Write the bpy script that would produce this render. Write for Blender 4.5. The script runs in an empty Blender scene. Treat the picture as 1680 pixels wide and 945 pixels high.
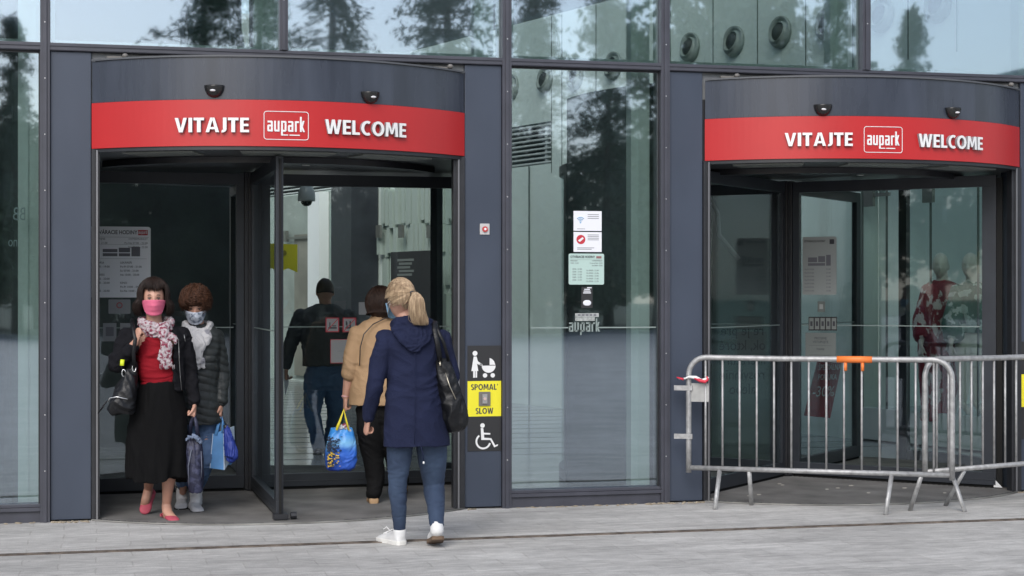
import bpy, bmesh, math, random
from mathutils import Vector, Matrix, noise
R_ = math.radians
sin, cos, pi = math.sin, math.cos, math.pi
random.seed(7)
sc = bpy.context.scene
C = sc.collection

# ------------------------------------------------------------------ camera
FPX, YAW, CD, CH = 2780.0, R_(13.7), 11.93, 1.55
cam_d = bpy.data.cameras.new('camera')
cam_d.sensor_width = 36.0
cam_d.lens = FPX / 1680 * 36
cam_d.shift_y = 9.5 / 1680
cam_d.clip_end = 2000
cam = bpy.data.objects.new('camera', cam_d)
C.objects.link(cam)
cam.location = (0, -CD, CH)
cam.rotation_euler = (R_(90), 0, -YAW)
sc.camera = cam

# ------------------------------------------------------------------ world, sun, exposure
SUN_EL, SUN_ROT = R_(40), R_(205)
w = bpy.data.worlds.new('World')
sc.world = w
w.use_nodes = True
nt = w.node_tree
nt.nodes.clear()
sky = nt.nodes.new('ShaderNodeTexSky')
sky.sky_type = 'NISHITA'
sky.sun_disc = False
sky.sun_elevation = SUN_EL
sky.sun_rotation = SUN_ROT
sky.air_density = 1.0
sky.dust_density = 1.6
hs = nt.nodes.new('ShaderNodeHueSaturation')
hs.inputs['Saturation'].default_value = 0.62
bg = nt.nodes.new('ShaderNodeBackground')
bg.inputs['Strength'].default_value = 0.15
wo = nt.nodes.new('ShaderNodeOutputWorld')
nt.links.new(sky.outputs[0], hs.inputs['Color'])
nt.links.new(hs.outputs[0], bg.inputs[0])
nt.links.new(bg.outputs[0], wo.inputs[0])
sl = bpy.data.lights.new('sun', 'SUN')
sl.energy = 1.35
sl.angle = R_(35)
sl.color = (1.0, 0.97, 0.93)
so = bpy.data.objects.new('sun', sl)
C.objects.link(so)
so.rotation_euler = (R_(90) - SUN_EL, 0, R_(-25))
sc.view_settings.view_transform = 'Standard'
sc.view_settings.look = 'None'
sc.view_settings.exposure = 0.5
sc.view_settings.gamma = 1
sc.view_settings.use_curve_mapping = False
sc.render.engine = 'CYCLES'
sc.cycles.max_bounces = 10
sc.cycles.transparent_max_bounces = 40
sc.cycles.caustics_reflective = False
sc.cycles.caustics_refractive = False


# photo pixel (1680 wide) -> point on the vertical plane y, or on the ground
def at(px, py, y=0.0):
    s = (px - 840) / FPX
    a, b = sin(YAW) + s * cos(YAW), cos(YAW) - s * sin(YAW)
    t = (y + CD) / b
    return Vector((t * a, y, CH - (py - 482) * t / FPX))


def gr(px, py, z=0.0):
    t = (CH - z) * FPX / (py - 482)
    s = (px - 840) / FPX
    a, b = sin(YAW) + s * cos(YAW), cos(YAW) - s * sin(YAW)
    return Vector((t * a, t * b - CD, z))


# ------------------------------------------------------------------ materials
MATS = {}


def N(m, t, **kw):
    n = m.node_tree.nodes.new(t)
    for k, v in kw.items():
        n.inputs[k].default_value = v
    return n


def mat(name, col, rough=0.6, metal=0.0, var=0.0, scale=8.0, bump=0.0, bscale=60.0, stretch=(1, 1, 1), spec=0.5,
        col2=None, cmin=0.4, cmax=0.6, sheen=0.0, emit=0.0, detail=4.0, rvar=0.0):
    if name in MATS:
        return MATS[name]
    m = bpy.data.materials.new(name)
    m.use_nodes = True
    L = m.node_tree.links
    b = m.node_tree.nodes['Principled BSDF']
    b.inputs['Base Color'].default_value = (*col, 1)
    b.inputs['Roughness'].default_value = rough
    b.inputs['Metallic'].default_value = metal
    b.inputs['Specular IOR Level'].default_value = spec
    if sheen:
        b.inputs['Sheen Weight'].default_value = sheen
    if emit:
        b.inputs['Emission Color'].default_value = (*col, 1)
        b.inputs['Emission Strength'].default_value = emit
    tc = N(m, 'ShaderNodeTexCoord')
    mp = N(m, 'ShaderNodeMapping')
    mp.inputs['Scale'].default_value = stretch
    L.new(tc.outputs['Object'], mp.inputs[0])
    if var or col2 or rvar:
        nz = N(m, 'ShaderNodeTexNoise', Scale=scale, Detail=detail)
        L.new(mp.outputs[0], nz.inputs['Vector'])
        if var or col2:
            cr = N(m, 'ShaderNodeValToRGB')
            c2 = col2 if col2 else tuple(min(1, c * (1 + var)) for c in col)
            c1 = col if col2 else tuple(c * (1 - var) for c in col)
            cr.color_ramp.elements[0].position = cmin if col2 else 0.3
            cr.color_ramp.elements[1].position = cmax if col2 else 0.7
            cr.color_ramp.elements[0].color = (*c1, 1)
            cr.color_ramp.elements[1].color = (*c2, 1)
            L.new(nz.outputs['Fac'], cr.inputs[0])
            L.new(cr.outputs[0], b.inputs['Base Color'])
        if rvar:
            mr = N(m, 'ShaderNodeMapRange')
            mr.inputs['To Min'].default_value = max(0, rough - rvar)
            mr.inputs['To Max'].default_value = min(1, rough + rvar)
            L.new(nz.outputs['Fac'], mr.inputs[0])
            L.new(mr.outputs[0], b.inputs['Roughness'])
    if bump:
        nb = N(m, 'ShaderNodeTexNoise', Scale=bscale, Detail=3.0)
        L.new(mp.outputs[0], nb.inputs['Vector'])
        bp = N(m, 'ShaderNodeBump', Strength=bump, Distance=0.01)
        L.new(nb.outputs['Fac'], bp.inputs['Height'])
        L.new(bp.outputs[0], b.inputs['Normal'])
    MATS[name] = m
    return m


def glass(name, tint, refl, rough=0.020, fres=0.35, bump=0.0):
    m = bpy.data.materials.new(name)
    m.use_nodes = True
    t = m.node_tree
    t.nodes.clear()
    L = t.links
    out = N(m, 'ShaderNodeOutputMaterial')
    mix = N(m, 'ShaderNodeMixShader')
    tr = N(m, 'ShaderNodeBsdfTransparent', Color=(*tint, 1))
    gl = N(m, 'ShaderNodeBsdfGlossy', Color=(0.80, 0.88, 1.0, 1), Roughness=rough)
    lw = N(m, 'ShaderNodeLayerWeight', Blend=0.3)
    p = N(m, 'ShaderNodeMath')
    p.operation = 'POWER'
    p.inputs[1].default_value = 3
    ma = N(m, 'ShaderNodeMath')
    ma.operation = 'MULTIPLY_ADD'
    ma.inputs[1].default_value = fres
    ma.inputs[2].default_value = refl
    L.new(lw.outputs['Facing'], p.inputs[0])
    L.new(p.outputs[0], ma.inputs[0])
    L.new(ma.outputs[0], mix.inputs[0])
    L.new(tr.outputs[0], mix.inputs[1])
    L.new(gl.outputs[0], mix.inputs[2])
    if bump:
        tc = N(m, 'ShaderNodeTexCoord')
        nz = N(m, 'ShaderNodeTexNoise', Scale=0.9, Detail=1.0)
        bp = N(m, 'ShaderNodeBump', Strength=bump, Distance=0.01)
        L.new(tc.outputs['Object'], nz.inputs['Vector'])
        L.new(nz.outputs['Fac'], bp.inputs['Height'])
        L.new(bp.outputs[0], gl.inputs['Normal'])
    L.new(mix.outputs[0], out.inputs[0])
    MATS[name] = m
    return m


glass('window_glass', (0.87, 0.925, 0.92), 0.235, bump=0.25)
glass('upper_glass', (0.84, 0.91, 0.90), 0.30, bump=0.35)
glass('door_glass', (0.94, 0.97, 0.96), 0.065, bump=0.1)
glass('shop_glass', (0.96, 0.985, 0.98), 0.02)
FR = mat('painted_metal', (0.044, 0.056, 0.083), 0.42, var=0.10, scale=2.5, bump=0.03, bscale=12, rvar=0.08, stretch=(1, 1, .5))
MUL = mat('mullion_metal', (0.052, 0.054, 0.070), 0.45, var=0.12, scale=6, rvar=0.08)
DRUM = mat('drum_metal', (0.044, 0.052, 0.072), 0.28, var=0.24, scale=2.0, rvar=0.06, stretch=(3, 3, .4))
RED = mat('red_band_paint', (0.46, 0.020, 0.022), 0.35, var=0.05, scale=2)
BLK = mat('black_metal', (0.020, 0.021, 0.025), 0.4, var=0.2, scale=9)
DKG = mat('dark_grey_metal', (0.028, 0.032, 0.040), 0.4, var=0.15, scale=5)
RUB = mat('brush_black', (0.006, 0.006, 0.006), 0.9)
SOF = mat('soffit_metal', (0.20, 0.21, 0.22), 0.5, var=0.15, scale=4)
WHT = mat('white_letter', (0.76, 0.76, 0.76), 0.4)
LTS = mat('letter_side', (0.30, 0.31, 0.33), 0.4)
GRYT = mat('grey_letter', (0.23, 0.28, 0.27), 0.6)
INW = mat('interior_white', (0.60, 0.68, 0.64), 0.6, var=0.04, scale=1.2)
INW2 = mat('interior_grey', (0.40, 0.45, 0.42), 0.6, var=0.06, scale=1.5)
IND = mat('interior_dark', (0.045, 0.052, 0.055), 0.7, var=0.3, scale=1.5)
INF = mat('interior_floor_tile', (0.34, 0.35, 0.34), 0.12, var=0.12, scale=3)
SEAM = mat('seam_dark', (0.10, 0.12, 0.11), 0.7)
STEEL = mat('galvanised_steel', (0.44, 0.44, 0.44), 0.5, metal=0.45, col2=(0.26, 0.26, 0.26), scale=25, cmin=.35, cmax=.75, bump=.2, bscale=80)
PAPER = mat('sign_paper', (0.74, 0.75, 0.80), 0.5)
INK = mat('ink_dark', (0.05, 0.05, 0.06), 0.6)
INKG = mat('ink_grey', (0.16, 0.16, 0.18), 0.6)
YEL = mat('sign_yellow', (0.80, 0.72, 0.03), 0.5)
SBLK = mat('sign_black', (0.022, 0.022, 0.024), 0.5)
SRED = mat('sign_red', (0.50, 0.03, 0.05), 0.5)
ORG = mat('orange_tape', (0.80, 0.20, 0.04), 0.5, var=.1, scale=20)
RUST = mat('rusty_steel', (0.075, 0.06, 0.05), 0.8, col2=(0.17, 0.14, 0.115), scale=9, bump=.4, bscale=60)
SKIN = mat('skin', (0.50, 0.275, 0.20), 0.5, var=0.08, scale=14, bump=.05)
LIP = mat('dark_eye', (0.03, 0.018, 0.012), 0.3)
EYW = mat('eye_white', (0.16, 0.13, 0.12), 0.4)


# ------------------------------------------------------------------ object helpers
def link(name, mesh, parent=None, mats=(), smooth=False):
    o = bpy.data.objects.new(name, mesh)
    C.objects.link(o)
    for m in mats:
        mesh.materials.append(m)
    if parent is not None:
        o.parent = parent
    if smooth:
        for p in mesh.polygons:
            p.use_smooth = True
    return o


def origin_of(o):
    v = Vector((0, 0, 0))
    while o is not None:
        v += o.location
        o = o.parent
    return v


def tag(o, label=None, cat=None, group=None, kind=None):
    if label: o['label'] = label
    if cat: o['category'] = cat
    if group: o['group'] = group
    if kind: o['kind'] = kind
    return o


def empty(name, loc, label=None, cat=None, group=None, kind=None):
    o = bpy.data.objects.new(name, None)
    o.empty_display_size = 0.1
    C.objects.link(o)
    o.location = loc
    return tag(o, label, cat, group, kind)


class MB:
    """collects geometry in world coordinates, builds ONE mesh object"""

    def __init__(s):
        s.v, s.f, s.mi, s.sm = [], [], [], []

    def add(s, verts, faces, mi=0, smooth=False):
        n = len(s.v)
        s.v += [tuple(x) for x in verts]
        s.f += [tuple(i + n for i in f) for f in faces]
        s.mi += [mi] * len(faces)
        s.sm += [smooth] * len(faces)
        return s

    def box(s, x0, x1, y0, y1, z0, z1, mi=0, M=None):
        v = [Vector(p) for p in ((x0, y0, z0), (x1, y0, z0), (x1, y1, z0), (x0, y1, z0), (x0, y0, z1), (x1, y0, z1), (x1, y1, z1), (x0, y1, z1))]
        if M is not None: v = [M @ p for p in v]
        return s.add(v, [(0, 3, 2, 1), (4, 5, 6, 7), (0, 1, 5, 4), (1, 2, 6, 5), (2, 3, 7, 6), (3, 0, 4, 7)], mi)

    def prism(s, pts, ext, mi=0):
        """pts: list of Vector outline, ext: Vector extrusion"""
        n = len(pts)
        v = [Vector(p) for p in pts] + [Vector(p) + Vector(ext) for p in pts]
        f = [tuple(range(n))[::-1], tuple(range(n, 2 * n))]
        f += [(i, (i + 1) % n, n + (i + 1) % n, n + i) for i in range(n)]
        return s.add(v, f, mi)

    def rings(s, rr, cap=True, mi=0, smooth=True, closed=False):
        n = len(rr[0])
        v = [p for r in rr for p in r]
        f = []
        m = len(rr)
        for i in range(m if closed else m - 1):
            j2 = (i + 1) % m
            for j in range(n):
                k = (j + 1) % n
                f.append((i * n + j, i * n + k, j2 * n + k, j2 * n + j))
        if cap and not closed:
            f.append(tuple(range(n))[::-1])
            f.append(tuple((m - 1) * n + j for j in range(n)))
        return s.add(v, f, mi, smooth)

    def tube(s, pts, r, seg=8, mi=0, side=None, cap=True, flat=1.0):
        return s.rings(tube_rings(pts, r, seg, side, flat), cap, mi)

    def arc(s, cx, cy, r0, r1, a0, a1, z0, z1, n=24, mi=0, smooth=False):
        """ring sector, angle measured from -Y towards +X (degrees)"""
        rr = []
        for i in range(n + 1):
            a = R_(a0 + (a1 - a0) * i / n)
            d = Vector((sin(a), -cos(a), 0))
            c = Vector((cx, cy, 0))
            rr.append([c + d * r0 + Vector((0, 0, z0)), c + d * r1 + Vector((0, 0, z0)), c + d * r1 + Vector((0, 0, z1)), c + d * r0 + Vector((0, 0, z1))])
        return s.rings(rr, True, mi, smooth)

    def disc(s, c, r, h, axis='z', n=32, mi=0):
        c = Vector(c)
        out = []
        for i in range(n):
            a = 2 * pi * i / n
            if axis == 'z': out.append(c + Vector((cos(a) * r, sin(a) * r, 0)))
            elif axis == 'y': out.append(c + Vector((cos(a) * r, 0, sin(a) * r)))
            else: out.append(c + Vector((0, cos(a) * r, sin(a) * r)))
        e = {'z': (0, 0, h), 'y': (0, h, 0), 'x': (h, 0, 0)}[axis]
        return s.prism(out, e, mi)

    def ball(s, c, rx, ry, rz, u=16, v=10, mi=0, M=None):
        c = Vector(c)
        rr = []
        for i in range(1, v):
            t = pi * i / v
            ring = []
            for j in range(u):
                a = 2 * pi * j / u
                p = Vector((rx * sin(t) * cos(a), ry * sin(t) * sin(a), rz * cos(t)))
                if M is not None: p = M @ p
                ring.append(c + p)
            rr.append(ring)
        return s.rings(rr, True, mi, True)

    def mesh(s, name='m', off=(0, 0, 0)):
        me = bpy.data.meshes.new(name)
        o = Vector(off)
        me.from_pydata([tuple(Vector(p) - o) for p in s.v], [], s.f)
        me.polygons.foreach_set('material_index', s.mi)
        me.polygons.foreach_set('use_smooth', s.sm)
        me.update()
        bm = bmesh.new()
        bm.from_mesh(me)
        bmesh.ops.recalc_face_normals(bm, faces=bm.faces)
        bm.to_mesh(me)
        bm.free()
        return me

    def build(s, name, mats, parent=None, bevel=0.0, loc=None):
        if not isinstance(mats, (list, tuple)): mats = [mats]
        if parent is not None: off = origin_of(parent)
        else: off = Vector(loc) if loc is not None else Vector((0, 0, 0))
        o = link(name, s.mesh(name, off), parent, mats)
        if parent is None and loc is not None: o.location = loc
        if bevel:
            b = o.modifiers.new('bevel', 'BEVEL')
            b.width = bevel
            b.segments = 2
            b.limit_method = 'ANGLE'
        return o


def frame_for(t, side):
    side = side if side is not None else Vector((1, 0, 0))
    a = side - t * side.dot(t)
    if a.length < 0.25:
        s2 = Vector((0, 0, 1)) if abs(t.z) < 0.8 else Vector((0, 1, 0))
        a = s2 - t * s2.dot(t)
    a.normalize()
    return a, t.cross(a).normalized()


def tube_rings(pts, r, seg=8, side=None, flat=1.0):
    pts = [Vector(p) for p in pts]
    n = len(pts)
    out = []
    pa = None
    for i, p in enumerate(pts):
        t = (pts[min(i + 1, n - 1)] - pts[max(i - 1, 0)]).normalized()
        if pa is None:
            a, b = frame_for(t, side)
        else:
            a = (pa - t * pa.dot(t)).normalized()
            b = t.cross(a).normalized()
        pa = a
        rr = r[i] if isinstance(r, (list, tuple)) else r
        out.append([p + a * (cos(2 * pi * k / seg) * rr) + b * (sin(2 * pi * k / seg) * rr * flat) for k in range(seg)])
    return out


def cr(vals, n):
    """Catmull-Rom through a list of floats/Vectors, n steps a span"""
    out = []
    m = len(vals)
    for i in range(m - 1):
        p0, p1, p2, p3 = vals[max(i - 1, 0)], vals[i], vals[i + 1], vals[min(i + 2, m - 1)]
        for k in range(n):
            t = k / n
            out.append(0.5 * ((2 * p1) + (p2 - p0) * t + (2 * p0 - 5 * p1 + 4 * p2 - p3) * t * t + (3 * p1 - p0 - 3 * p2 + p3) * t ** 3))
    out.append(vals[-1])
    return out


def limb(mb, pts, ra, rb=None, side=None, seg=18, n=4, cap_round=True, power=2.0, mi=0):
    """smooth tapered limb, elliptical sections ra x rb"""
    rb = rb or ra
    P = cr([Vector(p) for p in pts], n)
    A = cr([float(x) for x in ra], n)
    B = cr([float(x) for x in rb], n)
    if cap_round:
        t0 = (P[0] - P[1]).normalized(); t1 = (P[-1] - P[-2]).normalized()
        e0 = [(P[0] + t0 * A[0] * .8 * sin(q), cos(q)) for q in (1.35, 1.0, .5)]
        e1 = [(P[-1] + t1 * A[-1] * .8 * sin(q), cos(q)) for q in (.5, 1.0, 1.35)]
        a0, b0, a1, b1 = A[0], B[0], A[-1], B[-1]
        P = [x[0] for x in e0] + P + [x[0] for x in e1]
        A = [a0 * x[1] for x in e0] + A + [a1 * x[1] for x in e1]
        B = [b0 * x[1] for x in e0] + B + [b1 * x[1] for x in e1]
    rr = []
    m = len(P)
    for i in range(m):
        t = (P[min(i + 1, m - 1)] - P[max(i - 1, 0)]).normalized()
        a, b = frame_for(t, side)
        ring = []
        for k in range(seg):
            q = 2 * pi * k / seg
            c_, s_ = cos(q), sin(q)
            if power != 2.0:
                c_ = math.copysign(abs(c_) ** (2 / power), c_); s_ = math.copysign(abs(s_) ** (2 / power), s_)
            ring.append(P[i] + a * (c_ * A[i]) + b * (s_ * B[i]))
        rr.append(ring)
    return mb.rings(rr, True, mi)


def remesh(mb, name, mats, parent, voxel=0.006, smooth=4, disp=None, sfac=0.5):
    """fuse everything in mb into one continuous skin, bake it, displace it"""
    if not isinstance(mats, (list, tuple)): mats = [mats]
    off = origin_of(parent)
    me = mb.mesh('tmp', off)
    o = bpy.data.objects.new('tmp', me)
    C.objects.link(o)
    r = o.modifiers.new('r', 'REMESH')
    r.mode = 'VOXEL'
    r.voxel_size = voxel
    r.use_smooth_shade = True
    if smooth:
        s = o.modifiers.new('s', 'SMOOTH')
        s.factor = sfac
        s.iterations = smooth
    dg = bpy.context.evaluated_depsgraph_get()
    me2 = bpy.data.meshes.new_from_object(o.evaluated_get(dg))
    bpy.data.objects.remove(o)
    bpy.data.meshes.remove(me)
    me2.name = name
    me2.materials.clear()
    if disp:
        displace(me2, disp, off)
    ob = link(name, me2, parent, mats, True)
    return ob


def displace(me, fn, off):
    me.update()
    nn = [v.normal.copy() for v in me.vertices]
    for v, n in zip(me.vertices, nn):
        co = v.co + off
        d = fn(co, n)
        v.co += n * d
    me.update()


def folds(amp, sx, sy, sz, seed=0.0, fine=0.35):
    def f(co, n):
        p = Vector((co.x * sx + seed, co.y * sy + seed * .7, co.z * sz))
        w = noise.noise(p * .6) * 1.1
        p = p + Vector((w, w * .5, -w))
        a = (1 - abs(noise.noise(p)) * 2.4)
        b = (1 - abs(noise.noise(p * 2.1 + Vector((3, 1, 7)))) * 2.2)
        q = noise.noise(Vector((co.x * 31, co.y * 31, co.z * 31)))
        return amp * (.75 * (a - .5) + .42 * (b - .5)) + amp * fine * q
    return f


def text(body, size, m, parent, loc, rot=(R_(90), 0, 0), ext=0.001, bold=0.0, xs=1.0, align='CENTER', name='lettering', bend=None, mirror=False, mside=None, shear=0.0):
    cu = bpy.data.curves.new('t', 'FONT')
    cu.body = body
    cu.size = size
    cu.extrude = ext
    cu.offset = bold
    cu.shear = shear
    cu.align_x = align
    cu.align_y = 'CENTER'
    cu.resolution_u = 3
    o = bpy.data.objects.new('t', cu)
    C.objects.link(o)
    dg = bpy.context.evaluated_depsgraph_get()
    me = bpy.data.meshes.new_from_object(o.evaluated_get(dg))
    bpy.data.objects.remove(o)
    off = origin_of(parent) if parent else Vector((0, 0, 0))
    if bend:
        cx, cy, R, a0, z0 = bend
        for v in me.vertices:
            a = R_(a0) + v.co.x * xs / R
            rr = R + v.co.z + ext
            v.co = Vector((cx + rr * sin(a), cy - rr * cos(a), z0 + v.co.y)) - off
    else:
        M = Matrix.Translation(loc) @ (Matrix.Rotation(rot[2], 4, 'Z') @ Matrix.Rotation(rot[1], 4, 'Y') @ Matrix.Rotation(rot[0], 4, 'X')) @ Matrix.Diagonal((-xs if mirror else xs, 1, 1, 1))
        for v in me.vertices:
            v.co = (M @ v.co) - off
    me.materials.clear()
    ob = link(name, me, parent, [m] + ([mside] if mside else []))
    if mside:
        bm = bmesh.new(); bm.from_mesh(me)
        zmax = {}
        for p in me.polygons:
            # side faces: small normal agreement with facing
            if bend:
                c = p.center + off
                d = Vector((c.x - bend[0], c.y - bend[1], 0)).normalized()
                if abs(p.normal.dot(d)) < 0.5: p.material_index = 1
        bm.free()
    return ob


# logo lettering drawn from strokes (narrow rounded letters)
def logo_strokes():
    S = []
    w, h, t = .50, 1.0, .17

    def V(x, z0, z1): S.append((x, x + t, z0, z1))
    def H(x0, x1, z): S.append((x0, x1, z, z + t))
    x = 0
    def a(x):
        H(x + .02, x + w - .06, h - t); V(x + w - t, 0, h - .06); V(x, .06, .56); H(x + .05, x + w - t, .0); H(x + .05, x + w - t, .46)
    a(0); x = .62
    V(x, .06, h); V(x + w - t, 0, h); H(x + .06, x + w, 0); x += .64
    V(x, -.36, h); H(x, x + w - .06, h - t); V(x + w - t, .06, h - .06); H(x, x + w - .06, 0); x += .64
    a(x); x += .64
    V(x, 0, h); H(x, x + .38, h - t); x += .47
    V(x, 0, h * 1.42)
    D = [((x + t, .45), (x + .34, 1.05)), ((x + t, .52), (x + .38, .0))]
    return S, D, x + .5


def logo(mb, put, height):
    S, D, W = logo_strokes()
    k = height
    for x0, x1, z0, z1 in S:
        m = max(1, int((x1 - x0) / .15))
        q = [put((x0 - W / 2) * k, (z0 - .4) * k), put((x1 - W / 2) * k, (z0 - .4) * k), put((x1 - W / 2) * k, (z1 - .4) * k), put((x0 - W / 2) * k, (z1 - .4) * k)]
        mb.prism([p for p, n in q], q[0][1])
    for (ax, az), (bx, bz) in D:
        t = .09
        q = [put((ax - W / 2 - t) * k, (az - .4) * k), put((ax - W / 2 + t) * k, (az - .4) * k), put((bx - W / 2 + t) * k, (bz - .4) * k), put((bx - W / 2 - t) * k, (bz - .4) * k)]
        mb.prism([p for p, n in q], q[0][1] * 1.02)



# bold signage capitals as polygons, unit height
def _ring(a, b, rx, ry, t, a0, a1, n=14):
    out = []
    for i in range(n):
        q0, q1 = R_(a0 + (a1 - a0) * i / n), R_(a0 + (a1 - a0) * (i + 1) / n)
        out.append([(a + (rx - t) * cos(q0), b + (ry - t * .9) * sin(q0)), (a + rx * cos(q0), b + ry * sin(q0)), (a + rx * cos(q1), b + ry * sin(q1)), (a + (rx - t) * cos(q1), b + (ry - t * .9) * sin(q1))])
    return out


GLY = {
    'V': (.74, [[(0, 1), (.21, 1), (.37, .28), (.53, 1), (.74, 1), (.48, 0), (.26, 0)]]),
    'I': (.22, [[(0, 0), (.22, 0), (.22, 1), (0, 1)]]),
    'T': (.62, [[(0, 1), (0, .82), (.20, .82), (.20, 0), (.42, 0), (.42, .82), (.62, .82), (.62, 1)]]),
    'A': (.78, [[(0, 0), (.205, 0), (.39, .82), (.39, 1), (.27, 1)], [(.78, 0), (.575, 0), (.39, .82), (.39, 1), (.51, 1)], [(.18, .20), (.60, .20), (.56, .36), (.22, .36)]]),
    'J': (.34, [[(.14, .24), (.35, .24), (.35, 1), (.14, 1)]] + _ring(.10, .24, .25, .26, .19, 360, 255, 8)),
    'E': (.52, [[(0, 0), (.52, 0), (.52, .17), (.2, .17), (.2, .42), (.48, .42), (.48, .58), (.2, .58), (.2, .83), (.51, .83), (.51, 1), (0, 1)]]),
    'W': (1.04, [[(0, 1), (.20, 1), (.30, .30), (.43, 1), (.61, 1), (.74, .30), (.84, 1), (1.04, 1), (.85, 0), (.63, 0), (.52, .62), (.41, 0), (.19, 0)]]),
    'L': (.50, [[(0, 0), (.5, 0), (.5, .17), (.2, .17), (.2, 1), (0, 1)]]),
    'C': (.66, _ring(.42, .5, .42, .52, .20, 60, 300, 20)),
    'O': (.84, _ring(.42, .5, .42, .52, .20, 0, 360, 26)),
    'M': (.92, [[(0, 0), (.06, 1), (.29, 1), (.46, .42), (.63, 1), (.86, 1), (.92, 0), (.73, 0), (.69, .68), (.53, .18), (.39, .18), (.23, .68), (.19, 0)]]),
    'S': (.54, _ring(.27, .73, .27, .28, .19, 30, 270, 14) + _ring(.27, .27, .27, .29, .19, 90, -150, 14)),
    'P': (.60, [[(0, 0), (.2, 0), (.2, 1), (0, 1)]] + _ring(.28, .70, .32, .30, .17, -90, 90, 12) + [[(.2, .40), (.28, .40), (.28, .553), (.2, .553)], [(.2, .847), (.28, .847), (.28, 1), (.2, 1)]]),
    "'": (.12, [[(.0, .72), (.08, .72), (.16, 1.02), (.03, 1.02)]]),
}


def word(s_, put, height, width, parent, mats, name='lettering'):
    tot = sum(GLY[c][0] for c in s_) + .085 * (len(s_) - 1)
    kx = width / tot
    x = -width / 2
    m = MB()
    for c in s_:
        w_, polys = GLY[c]
        for i, pl in enumerate(polys):
            q = [put(x + a * kx, (b - .5) * height) for a, b in pl]
            ln = q[0][1] * (1 + .006 * (i % 3))
            n = len(q)
            v = [p for p, _ in q] + [p + ln for p, _ in q]
            m.add(v, [tuple(range(n))[::-1], tuple(range(n, 2 * n))], 0)
            m.add(v, [(i_, (i_ + 1) % n, n + (i_ + 1) % n, n + i_) for i_ in range(n)], 1)
        x += (w_ + .085) * kx
    return m.build(name, mats, parent)


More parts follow.
